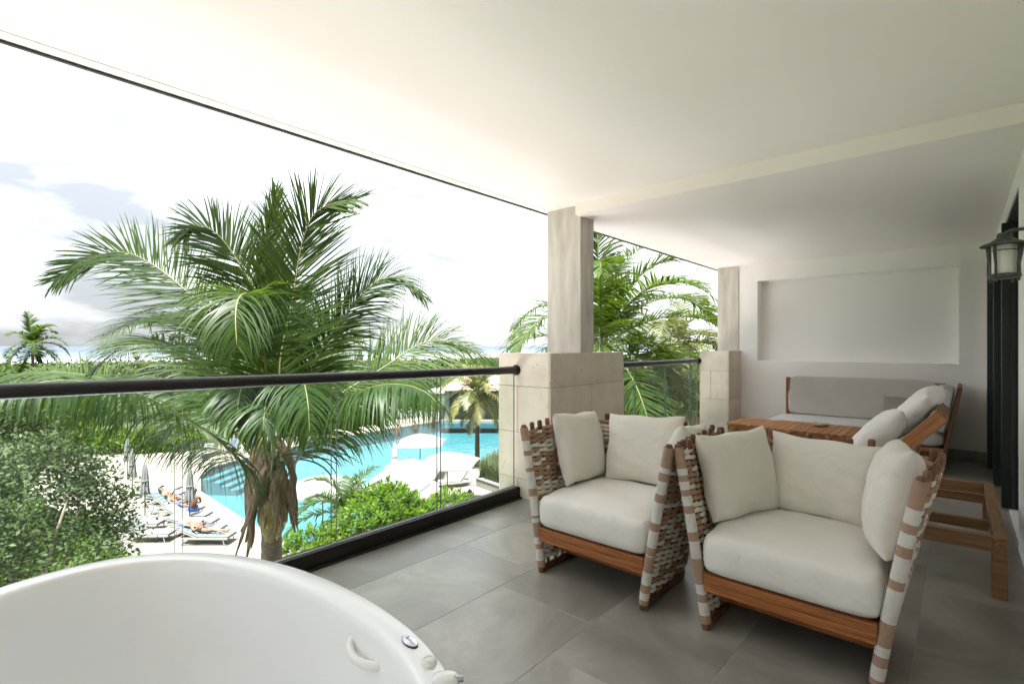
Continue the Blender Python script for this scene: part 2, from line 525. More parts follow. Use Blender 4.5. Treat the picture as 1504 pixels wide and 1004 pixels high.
def make_tile():
    m, nt, nd, lk, p = mat_base('grey_porcelain_tile')
    tc = nd.new('ShaderNodeTexCoord')
    oi = nd.new('ShaderNodeObjectInfo')
    va = nd.new('ShaderNodeVectorMath')
    va.operation = 'MULTIPLY_ADD'
    cb = nd.new('ShaderNodeCombineXYZ')
    for k in 'XYZ': lk.new(oi.outputs['Random'], cb.inputs[k])
    va.inputs[1].default_value = (1, 1, 1)
    sc_ = nd.new('ShaderNodeVectorMath')
    sc_.operation = 'SCALE'
    sc_.inputs['Scale'].default_value = 37.0
    lk.new(cb.outputs[0], sc_.inputs[0])
    lk.new(tc.outputs['Object'], va.inputs[0])
    lk.new(sc_.outputs['Vector'], va.inputs[2])
    n = nd.new('ShaderNodeTexNoise')
    n.inputs['Scale'].default_value = 1.7
    n.inputs['Detail'].default_value = 9
    n.inputs['Roughness'].default_value = 0.62
    n.inputs['Distortion'].default_value = 0.8
    lk.new(va.outputs['Vector'], n.inputs['Vector'])
    r = ramp(nd, [(0.26, (0.155, 0.143, 0.124, 1)), (0.50, (0.255, 0.239, 0.212, 1)), (0.74, (0.380, 0.363, 0.330, 1))])
    lk.new(n.outputs['Fac'], r.inputs['Fac'])
    hs = nd.new('ShaderNodeHueSaturation')
    mr = nd.new('ShaderNodeMapRange')
    mr.inputs['To Min'].default_value = 0.80
    mr.inputs['To Max'].default_value = 1.18
    lk.new(oi.outputs['Random'], mr.inputs['Value'])
    lk.new(mr.outputs['Result'], hs.inputs['Value'])
    lk.new(r.outputs['Color'], hs.inputs['Color'])
    lk.new(hs.outputs['Color'], p.inputs['Base Color'])
    r2 = nd.new('ShaderNodeMapRange')
    r2.inputs['To Min'].default_value = 0.20
    r2.inputs['To Max'].default_value = 0.44
    p.inputs['Specular IOR Level'].default_value = 0.65
    lk.new(n.outputs['Fac'], r2.inputs['Value'])
    lk.new(r2.outputs['Result'], p.inputs['Roughness'])
    n2 = nd.new('ShaderNodeTexNoise')
    n2.inputs['Scale'].default_value = 90
    lk.new(va.outputs['Vector'], n2.inputs['Vector'])
    b = nd.new('ShaderNodeBump')
    b.inputs['Strength'].default_value = 0.06
    b.inputs['Distance'].default_value = 0.004
    lk.new(n2.outputs['Fac'], b.inputs['Height'])
    lk.new(b.outputs['Normal'], p.inputs['Normal'])
    return m


def make_stone():
    m, nt, nd, lk, p = mat_base('cream_coral_stone')
    tc = nd.new('ShaderNodeTexCoord')
    oi = nd.new('ShaderNodeObjectInfo')
    n = nd.new('ShaderNodeTexNoise')
    n.inputs['Scale'].default_value = 5
    n.inputs['Detail'].default_value = 9
    lk.new(tc.outputs['Object'], n.inputs['Vector'])
    r = ramp(nd, [(0.30, (0.66, 0.58, 0.49, 1)), (0.70, (0.77, 0.70, 0.61, 1))])
    lk.new(n.outputs['Fac'], r.inputs['Fac'])
    v = nd.new('ShaderNodeTexVoronoi')
    v.inputs['Scale'].default_value = 24
    v.inputs['Randomness'].default_value = 1.0
    lk.new(tc.outputs['Object'], v.inputs['Vector'])
    vr = ramp(nd, [(0.0, (0, 0, 0, 1)), (0.22, (1, 1, 1, 1))])
    lk.new(v.outputs['Distance'], vr.inputs['Fac'])
    n3 = nd.new('ShaderNodeTexNoise')
    n3.inputs['Scale'].default_value = 9
    lk.new(tc.outputs['Object'], n3.inputs['Vector'])
    nr = ramp(nd, [(0.52, (1, 1, 1, 1)), (0.60, (0, 0, 0, 1))])
    lk.new(n3.outputs['Fac'], nr.inputs['Fac'])
    mxm = nd.new('ShaderNodeMix')
    mxm.data_type = 'RGBA'
    mxm.blend_type = 'LIGHTEN'
    mxm.inputs[0].default_value = 1.0
    lk.new(vr.outputs['Color'], mxm.inputs[6])
    lk.new(nr.outputs['Color'], mxm.inputs[7])
    mx = nd.new('ShaderNodeMix')
    mx.data_type = 'RGBA'
    mx.inputs[6].default_value = (0.27, 0.20, 0.13, 1)
    lk.new(mxm.outputs[2], mx.inputs[0])
    lk.new(r.outputs['Color'], mx.inputs[7])
    hs = nd.new('ShaderNodeHueSaturation')
    mr = nd.new('ShaderNodeMapRange')
    mr.inputs['To Min'].default_value = 0.93
    mr.inputs['To Max'].default_value = 1.05
    lk.new(oi.outputs['Random'], mr.inputs['Value'])
    lk.new(mr.outputs['Result'], hs.inputs['Value'])
    lk.new(mx.outputs[2], hs.inputs['Color'])
    lk.new(hs.outputs['Color'], p.inputs['Base Color'])
    p.inputs['Roughness'].default_value = 0.9
    p.inputs['Specular IOR Level'].default_value = 0.2
    b = nd.new('ShaderNodeBump')
    b.inputs['Strength'].default_value = 0.35
    b.inputs['Distance'].default_value = 0.006
    lk.new(mxm.outputs[2], b.inputs['Height'])
    lk.new(b.outputs['Normal'], p.inputs['Normal'])
    return m


M['tile'] = make_tile()
M['stone'] = make_stone()


def make_water(name, tint_c, bump, bscale, ior=1.33):
    m, nt, nd, lk, p = mat_base(name)
    out = nd['Material Output']
    nd.remove(p)
    tr = nd.new('ShaderNodeBsdfTransparent')
    tr.inputs['Color'].default_value = tint_c
    gl = nd.new('ShaderNodeBsdfGlossy')
    gl.inputs['Roughness'].default_value = 0.03
    fr = nd.new('ShaderNodeFresnel')
    fr.inputs['IOR'].default_value = ior
    tc = nd.new('ShaderNodeTexCoord')
    n = nd.new('ShaderNodeTexNoise')
    n.inputs['Scale'].default_value = bscale
    n.inputs['Detail'].default_value = 3
    lk.new(tc.outputs['Object'], n.inputs['Vector'])
    b = nd.new('ShaderNodeBump')
    b.inputs['Strength'].default_value = bump
    b.inputs['Distance'].default_value = 0.1
    lk.new(n.outputs['Fac'], b.inputs['Height'])
    lk.new(b.outputs['Normal'], gl.inputs['Normal'])
    lk.new(b.outputs['Normal'], fr.inputs['Normal'])
    ms = nd.new('ShaderNodeMixShader')
    lk.new(fr.outputs['Fac'], ms.inputs['Fac'])
    lk.new(tr.outputs['BSDF'], ms.inputs[1])
    lk.new(gl.outputs['BSDF'], ms.inputs[2])
    lk.new(ms.outputs['Shader'], out.inputs['Surface'])
    return m


M['poolwater'] = make_water('pool_water', (0.80, 0.98, 1.0, 1), 0.5, 2.2)


def make_sea():
    m, nt, nd, lk, p = mat_base('sea_water')
    tc = nd.new('ShaderNodeTexCoord')
    sp = nd.new('ShaderNodeSeparateXYZ')
    lk.new(tc.outputs['Object'], sp.inputs[0])
    # breaking surf and shallow turquoise near the shore, open water beyond
    n = nd.new('ShaderNodeTexNoise')
    n.inputs['Scale'].default_value = 0.02
    n.inputs['Detail'].default_value = 6
    mp = nd.new('ShaderNodeMapping')
    mp.inputs['Scale'].default_value = (0.25, 1, 1)
    lk.new(tc.outputs['Object'], mp.inputs['Vector'])
    lk.new(mp.outputs['Vector'], n.inputs['Vector'])
    ma = nd.new('ShaderNodeMath')
    ma.operation = 'MULTIPLY_ADD'
    ma.inputs[1].default_value = 160
    lk.new(n.outputs['Fac'], ma.inputs[0])
    lk.new(sp.outputs['Y'], ma.inputs[2])
    mr = nd.new('ShaderNodeMapRange')
    mr.inputs['From Min'].default_value = 260
    mr.inputs['From Max'].default_value = 1260
    lk.new(ma.outputs[0], mr.inputs['Value'])
    r = ramp(nd, [(0.0, (0.10, 0.15, 0.155, 1)), (0.10, (0.17, 0.20, 0.20, 1)), (0.22, (0.26, 0.27, 0.27, 1)), (0.34, (0.07, 0.095, 0.11, 1)), (1.0, (0.04, 0.055, 0.07, 1))])
    lk.new(mr.outputs['Result'], r.inputs['Fac'])
    lk.new(r.outputs['Color'], p.inputs['Base Color'])
    p.inputs['Roughness'].default_value = 0.5
    p.inputs['Specular IOR Level'].default_value = 0.12
    n2 = nd.new('ShaderNodeTexNoise')
    n2.inputs['Scale'].default_value = 0.12
    n2.inputs['Detail'].default_value = 5
    lk.new(tc.outputs['Object'], n2.inputs['Vector'])
    b = nd.new('ShaderNodeBump')
    b.inputs['Strength'].default_value = 0.5
    b.inputs['Distance'].default_value = 1.0
    lk.new(n2.outputs['Fac'], b.inputs['Height'])
    lk.new(b.outputs['Normal'], p.inputs['Normal'])
    return m


M['sea'] = make_sea()


def make_towel():
    m, nt, nd, lk, p = mat_base('striped_beach_towel')
    tc = nd.new('ShaderNodeTexCoord')
    w = nd.new('ShaderNodeTexWave')
    w.bands_direction = 'X'
    w.inputs['Scale'].default_value = 1.6
    lk.new(tc.outputs['Object'], w.inputs['Vector'])
    r = ramp(nd, [(0.45, (0.19, 0.195, 0.195, 1)), (0.55, (0.02, 0.085, 0.13, 1))])
    lk.new(w.outputs['Fac'], r.inputs['Fac'])
    lk.new(r.outputs['Color'], p.inputs['Base Color'])
    p.inputs['Roughness'].default_value = 0.95
    return m


M['towel'] = make_towel()
M['towel_dark'] = fabric('dark_blue_towel', (0.025, 0.03, 0.045, 1), (0.07, 0.08, 0.10, 1))

GZ = -6.5                    # pool deck level

#@@STRUCTURE
# ================================================================== BALCONY SHELL
WALL_Y, BACK_X, CEIL, LOWC = -0.27, 7.40, 2.46, 2.36
X_END = -6.0


def balcony_floor():
    mb = MB()
    mb.bb(X_END, BACK_X + 0.4, -0.6, 2.93, -0.30, -0.0012)
    fl = mb.build('balcony_floor', M['grout'])
    tag(fl, 'grey porcelain tiled balcony floor with pale joints', 'floor', kind='structure')
    pitch, ln, gap = 0.5525, 1.105, 0.0024
    offs = {-1: 3.37, 0: 2.62, 1: 1.645, 2: 1.95, 3: 2.2, 4: 2.5}
    cache = {}
    for r, x_ref in offs.items():
        y0 = 0.14 + r * pitch
        y1 = min(y0 + pitch, 2.715)
        y0 = max(y0, WALL_Y)
        k0 = math.floor((X_END - x_ref) / ln)
        k = k0
        while True:
            xa = max(x_ref + k * ln, X_END)
            xb = min(x_ref + (k + 1) * ln, BACK_X)
            k += 1
            if xa >= BACK_X: break
            if xb - xa < 0.02: continue
            w, d = xb - xa - gap, y1 - y0 - gap
            key = (round(w, 3), round(d, 3))
            if key not in cache:
                t = MB().box((0, 0, -0.005), (w, d, 0.010))
                o = t.build('tile', M['tile'], fl, bevel=0.0012, seg=1)
                cache[key] = o
            else:
                o = cache[key].copy()
                COL.objects.link(o)
                o.parent = fl
            o.location = ((xa + xb) / 2, (y0 + y1) / 2, 0)


balcony_floor()


def ceiling():
    root = MB().bb(X_END, BACK_X + 0.4, -0.6, 2.755, CEIL, CEIL + 0.3).build('balcony_ceiling', M['paint'])
    tag(root, 'smooth off-white balcony ceiling slab', 'ceiling', kind='structure')
    MB().bb(X_END, BACK_X + 0.4, 2.755, 2.761, CEIL + 0.008, CEIL + 0.3).build('drip_groove', M['paint'], root)
    MB().bb(X_END, BACK_X + 0.4, 2.761, 2.835, CEIL - 0.002, CEIL + 0.3).build('ceiling_edge', M['paint'], root)
    MB().bb(X_END, BACK_X + 0.4, 2.835, 2.852, CEIL - 0.012, CEIL + 0.3).build('edge_trim', M['trim_dark'], root)
    d = MB()
    d.bb(3.57, 3.86, -0.6, 2.438, LOWC, CEIL - 0.0)
    lo = d.build('dropped_soffit', M['paint'], root)
    MB().bb(3.86, BACK_X + 0.4, -0.6, 2.655, LOWC, CEIL).build('dropped_soffit', M['paint'], root)
    MB().bb(3.86, BACK_X + 0.4, 2.655, 2.672, LOWC - 0.010, CEIL).build('edge_trim', M['trim_dark'], root)


ceiling()


def walls():
    # back wall with a shallow recess
    x, d = BACK_X, 0.20
    m = MB()
    ya, yb, za, zb = 0.01, 2.07, 1.055, 2.135
    m.bb(x, x + 0.3, -0.6, ya, 0, LOWC)
    m.bb(x, x + 0.3, yb, 2.31, 0, LOWC)
    m.bb(x, x + 0.3, ya, yb, 0, za)
    m.bb(x, x + 0.3, ya, yb, zb, LOWC)
    m.bb(x + d, x + 0.3, ya, yb, za, zb)
    w = m.build('back_wall', M['wallpaint'])
    tag(w, 'white end wall with a wide shallow rectangular niche above the sofa', 'wall')
    MB().bb(x - 0.012, x, WALL_Y, 2.28, 0, 0.12).build('baseboard', M['tile'], w)
    # long wall on the room side
    m = MB()
    m.bb(X_END, 4.40, WALL_Y - 0.2, WALL_Y, 0, CEIL)
    m.bb(4.40, 7.2, WALL_Y - 0.2, WALL_Y, 2.23, LOWC + 0.002)
    m.bb(7.2, BACK_X, WALL_Y - 0.2, WALL_Y, 0, LOWC + 0.002)
    w2 = m.build('door_wall', M['wallpaint'])
    tag(w2, 'white wall around the dark door opening at the right edge', 'wall')
    t = MB().bb(4.40, 7.2, WALL_Y - 0.19, WALL_Y - 0.005, 2.205, 2.2285).build('door_head_frame', M['trim_dark'], w2)
    MB().bb(4.402, 7.198, WALL_Y - 0.16, WALL_Y - 0.01, 0.0005, 0.012).build('door_threshold', M['terrace'], w2)
    # dim room behind
    m = MB()
    m.bb(3.2, 8.2, -4.7, -4.6, 0, 2.6)
    m.bb(3.1, 3.2, -4.6, WALL_Y - 0.2, 0, 2.6)
    m.bb(8.2, 8.3, -4.6, WALL_Y - 0.2, 0, 2.6)
    m.bb(3.1, 8.3, -4.7, -0.6, 2.6, 2.7)
    m.bb(3.1, 8.3, -4.7, -0.6, -0.1, -0.004)
    m.bb(7.7, 8.2, -0.6, WALL_Y - 0.2, 0, 2.6)
    rm = m.build('room_walls', M['roomwall'])
    tag(rm, 'dim room seen through the dark doors', 'room', kind='structure')


walls()


def door_leaf(x, y1, label):
    t = thing('folding_door_leaf', label, 'door', (x, y1, 0), 0, 'folding door leaves at the right edge')
    w, h, th = 0.75, 2.19, 0.055
    MB().bb(-th / 2, th / 2, -0.09, 0, 0.014, h).build('stile', M['doormetal'], t, bevel=0.004)
    MB().bb(-th / 2, th / 2, -w, -w + 0.09, 0.014, h).build('stile', M['doormetal'], t, bevel=0.004)
    MB().bb(-th / 2 + .002, th / 2 - .002, -w + 0.09, -0.09, h - 0.10, h - .001).build('top_rail', M['doormetal'], t)
    MB().bb(-th / 2 + .002, th / 2 - .002, -w + 0.09, -0.09, 0.015, 0.16).build('bottom_rail', M['doormetal'], t)
    MB().bb(-0.004, 0.004, -w + 0.09, -0.09, 0.16, h - 0.10).build('glass_pane', M['glass'], t)
    # a raised glazing bead on each face
    for s in (-1, 1):
        MB().bb(s * (th / 2 + 0.004) - 0.004, s * (th / 2 + 0.004) + 0.004, -0.075, -0.055, 0.02, h - 0.02).build('glazing_bead', M['trim_dark'], t)


door_leaf(7.06, -0.205, 'farthest dark door leaf, standing beside the end wall')
door_leaf(6.25, -0.222, 'middle dark door leaf of the three, half hidden behind the nearest')
door_leaf(5.42, -0.238, 'nearest dark door leaf, right behind the wall lantern')


def bounce_curtain():  # made-up reflector inside the room, brightens the ceiling and end wall
    t = thing('bounce_curtain', 'pale curtain added behind the door leaves to bounce light into the balcony', 'bounce_curtain', (4.42, -1.02, 0))
    V, Fc = [], []
    n = 150
    for k in range(n + 1):
        x = 2.75 * k / n
        y = 0.035 * math.sin(k * 0.9) + 0.012 * math.sin(k * 0.37)
        V += [(x, y, 0.02), (x, y * 0.8, 2.35)]
    for k in range(n): Fc.append((2 * k, 2 * k + 2, 2 * k + 3, 2 * k + 1))
    MB().add(V, Fc).build('bounce_cloth', M['bounce_curtain'], t, smooth=True)
    MB().tube([(-0.05, 0, 2.38), (2.8, 0, 2.38)], 0.014, 10).build('bounce_curtain_rail', M['trim_dark'], t, smooth=True)


bounce_curtain()


def column(name, label, px, cx):
    """stone-clad pedestal with a plastered column on it"""
    x0, x1, y0, y1, h, joints = px
    t = thing(name, label, 'column', (x0, y0, 0))
    L, W = x1 - x0, y1 - y0
    sl = 0.03
    MB().bb(sl, L - 0.001, sl, W - 0.001, 0, h - 0.004).build('pedestal_core', M['stone'], t)
    zs = [0, 0.16, 0.54, 0.92, h]
    rnd = random.Random(name)
    for i in range(4):
        za, zb = zs[i] + 0.0015, zs[i + 1] - 0.0015
        pr = rnd.choice([0, 0.003, 0.005])
        # end face (towards -X)
        parts = [(0.0, W)] if i in (3, 1) else [(0.0, W * 0.62), (W * 0.62, W)]
        for a, b in parts:
            q = rnd.uniform(0, 0.003)
            MB().bb(-q, sl - 0.0015, a + (0.0015 if a else 0.012), b - 0.0015, za, zb).build('stone_block', M['stone'], t, bevel=0.003)
        # balcony face (towards -Y)
        cuts = [0.0, L] if i in (3, 1) else [0.0, joints, L]
        for a, b in zip(cuts[:-1], cuts[1:]):
            q = 0.004 if a else 0.0
            MB().bb(a + (0.0015 if a else 0.004), b - 0.0015, -q - pr * .3, sl - 0.0015, za, zb).build('stone_block', M['stone'], t, bevel=0.003)
    cx0, cx1, cy0, cy1, top = cx
    MB().bb(cx0 - x0, cx1 - x0, cy0 - y0, cy1 - y0, h - 0.003, top).build('column_shaft', M['concrete'], t, bevel=0.004)
    return t


column('stone_column', 'grey plaster column on a cream stone pedestal between the two railings',
       (3.18, 4.34, 2.41, 2.96, 1.195, 0.59), (3.65, 3.86, 2.44, 2.80, CEIL - 0.002))
column('stone_column', 'farther plaster column on stone pedestal, against the white end wall',
       (6.90, 7.398, 2.285, 2.67, 1.19, 0.30), (7.385, 7.60, 2.311, 2.60, LOWC - 0.001))


def railing(label, y, x0, x1, joints, z0, z1, name='glass_railing'):
    t = thing(name, label, 'railing', (x0, y, 0))
    L = x1 - x0
    r = 0.031
    n = 24
    pts = [(-0.0 + L * k / n, 0, z0 + (z1 - z0) * k / n) for k in range(n + 1)]
    MB().tube(pts, r, 20).build('handrail', M['bronze'], t, smooth=True, angle=R(40))
    MB().tube([(L - 0.012, 0, z1), (L - 0.0005, 0, z1)], 0.043, 24).build('wall_flange', M['bronze'], t, smooth=True, angle=R(40))
    m = MB()
    m.bb(0, L - 0.004, -0.042, -0.014, 0, 0.092)
    ch = m.build('base_channel', M['bronze2'], t, bevel=0.002)
    MB().bb(0, L - 0.004, 0.014, 0.04, 0, 0.088).build('base_channel', M['bronze2'], t, bevel=0.002)
    MB().bb(0, L - 0.002, -0.066, -0.043, 0.0005, 0.012).build('floor_flange', M['bronze2'], t, bevel=0.002)
    MB().bb(0, L - 0.006, -0.0135, -0.0065, 0.05, 0.098).build('gasket', M['seal'], t)
    e = [0.0] + [j - x0 for j in joints] + [L - 0.035]
    for a, b in zip(e[:-1], e[1:]):
        g = 0.016
        m = MB()
        xa, xb = a + g, b - (g if b < L - 0.05 else 0)
        zt = z0 + (z1 - z0) * (a / L) - r + 0.006
        m.bb(xa, xb, -0.006, 0.006, 0.05, zt)
        # the cut ends carry the green edge colour
        for i, f in enumerate(m.f):
            m.m[i] = 1 if i in (4, 5) else 0
        m.build('glass_pane', [M['glass'], M['glassedge']], t)
    for j in joints:
        MB().bb(j - x0 - 0.016, j - x0 + 0.016, -0.012, 0.0, 0.05, 0.10).build('pane_clip', M['seal'], t)
    return t


railing('long glass railing with a dark round handrail in front of the palm', 2.757, X_END, 3.18,
        [-5.57, -4.78, -3.99, -3.2, -2.41, -1.62, -0.83, -0.04, 0.75, 1.54, 2.34], 1.121, 1.052)
railing('short glass railing between the two stone columns', 2.69, 4.34, 6.90, [5.09, 5.86, 6.63], 1.05, 1.05)

# ================================================================== GROUND, POOL, SEA
POOL = [(9.1, 19.4), (9.1, 24.6), (9.3, 30.4), (10.3, 33.7), (11.6, 35.9), (15, 37.5), (20, 39), (25.3, 40.0), (34, 40.4), (40, 41.5),
        (56, 36), (52, 22), (32, 19.5), (26, 23.5), (20.5, 25.6), (17.2, 25.0), (15.4, 21.0), (12, 19.2)]


def filled(name, outer, holes, z, mat, th=0.0, parent=None):
    bm = bmesh.new()
    edges = []
    for loop in [outer] + holes:
        vsx = [bm.verts.new((p[0], p[1], z)) for p in loop]
        for i in range(len(vsx)): edges.append(bm.edges.new((vsx[i], vsx[(i + 1) % len(vsx)])))
    bmesh.ops.triangle_fill(bm, use_beauty=True, edges=edges)
    bmesh.ops.recalc_face_normals(bm, faces=bm.faces)
    for f in bm.faces:
        if f.normal.z < 0: f.normal_flip()
    if th:
        ret = bmesh.ops.extrude_face_region(bm, geom=list(bm.faces))
        for g in ret['geom']:
            if isinstance(g, bmesh.types.BMVert): g.co.z -= th
        bmesh.ops.recalc_face_normals(bm, faces=bm.faces)
    me = bpy.data.meshes.new(name)
    bm.to_mesh(me)
    bm.free()
    me.materials.append(mat)
    return mkobj(name, me, parent)


def offset_poly(P, d):
    n = len(P)
    out = []
    for i in range(n):
        a, b, c = Vector(P[i - 1]), Vector(P[i]), Vector(P[(i + 1) % n])
        n1 = Vector(((b - a).y, -(b - a).x)).normalized()
        n2 = Vector(((c - b).y, -(c - b).x)).normalized()
        q = (n1 + n2).normalized()
        out.append(tuple(b + q * d / max(0.5, q.dot(n1))))
    return out


def area(P):
    return sum(P[i - 1][0] * P[i][1] - P[i][0] * P[i - 1][1] for i in range(len(P))) / 2


if area(POOL) < 0: POOL = POOL[::-1]
COPE = offset_poly(POOL, 0.45)

land = filled('ground', [(-900, -60), (1500, -60), (1500, 210), (900, 250), (300, 238), (100, 246), (-200, 230), (-900, 250)], [COPE], GZ - 0.12, M['soil'])
tag(land, 'dark planted ground of the resort garden', 'ground', kind='structure')
DECK = [(4.9, 6.6), (4.6, 9.0), (4.2, 14.0), (4.3, 20), (4.75, 23.5), (5.0, 27), (4.0, 31), (3.0, 36), (4.5, 44), (7, 50), (11, 50), (13, 43), (20, 44.5), (28, 44.5), (34, 44.2), (46, 46), (62, 40),
        (58, 14), (48, 9.0), (46, 6.6)]
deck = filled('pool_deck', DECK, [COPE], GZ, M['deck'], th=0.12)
tag(deck, 'cream stone pool deck', 'deck', kind='structure')
terr = filled('bounce_terrace', [(-3.6, 6.6), (44, 6.0), (40, 12.0), (14, 15.0), (4.6, 14.6), (-3.6, 13.0)], [], GZ + 0.004, M['terrace'], th=0.1)  # out-of-view paving added as a sunlight reflector for the ceiling
tag(terr, 'unseen white terrace added to bounce sunlight onto the balcony ceiling', 'terrace', kind='structure')
sand = filled('bounce_sand', [(-34, 5.2), (-3.62, 5.2), (-3.62, 13.0), (-34, 13.6)], [], GZ + 0.002, M['sand'], th=0.1)  # out-of-view sand added for warm bounce light against the green cast
tag(sand, 'unseen pale sand added to bounce warm light onto the balcony ceiling', 'path', kind='structure')
cop = filled('pool_coping', COPE, [POOL], GZ + 0.02, M['coping'], th=0.14)
tag(cop, 'pale stone coping round the pool', 'coping', kind='structure')
# basin
mb = MB()
n = len(POOL)
zb = GZ - 1.15
mb.add([(x, y, GZ - 0.12) for x, y in POOL] + [(x, y, zb) for x, y in POOL],
       [(i, (i + 1) % n, n + (i + 1) % n, n + i) for i in range(n)] + [tuple(range(n, 2 * n))])
basin = mb.build('pool_basin', M['pooltile'])
tag(basin, 'turquoise plastered basin of the pool', 'pool', kind='structure')
wat = filled('pool_water', POOL, [], GZ - 0.09, M['poolwater'])
tag(wat, 'clear turquoise pool water', 'water', kind='structure')
# steps into the pool at the far left corner
A, B = Vector((10.45, 34.0)), Vector((14.8, 37.3))
tdir = (B - A).normalized()
ndir = Vector((tdir.y, -tdir.x))
for k in range(4):
    m = MB()
    a = A + ndir * (0.05 + 0.55 * k)
    b = B + ndir * (0.05 + 0.55 * k)
    c, d = b + ndir * 0.53, a + ndir * 0.53
    z1, z0 = GZ - 0.22 - 0.2 * k, zb
    m.add([(p.x, p.y, z) for z in (z0, z1) for p in (a, b, c, d)], [(0, 1, 2, 3), (7, 6, 5, 4), (0, 4, 5, 1), (1, 5, 6, 2), (2, 6, 7, 3), (3, 7, 4, 0)])
    m.build('pool_step', M['pooltile'], basin)
    m = MB()
    a2, b2 = a + ndir * 0.43, b + ndir * 0.43
    m.add([(p.x, p.y, z) for z in (z1 - 0.02, z1 + 0.004) for p in (a2, b2, c + ndir * 0.004, d + ndir * 0.004)],
          [(0, 1, 2, 3), (7, 6, 5, 4), (0, 4, 5, 1), (1, 5, 6, 2), (2, 6, 7, 3), (3, 7, 4, 0)])
    m.build('step_nosing', M['poolstep'], basin)

mb = MB()
mb.add([(-40000, 180, -8.0), (40000, 180, -8.0), (40000, 40000, -8.0), (-40000, 40000, -8.0)], [(0, 1, 2, 3)])
sea = mb.build('sea', M['sea'])
tag(sea, 'grey blue sea with pale surf along the shore', 'sea', kind='structure')
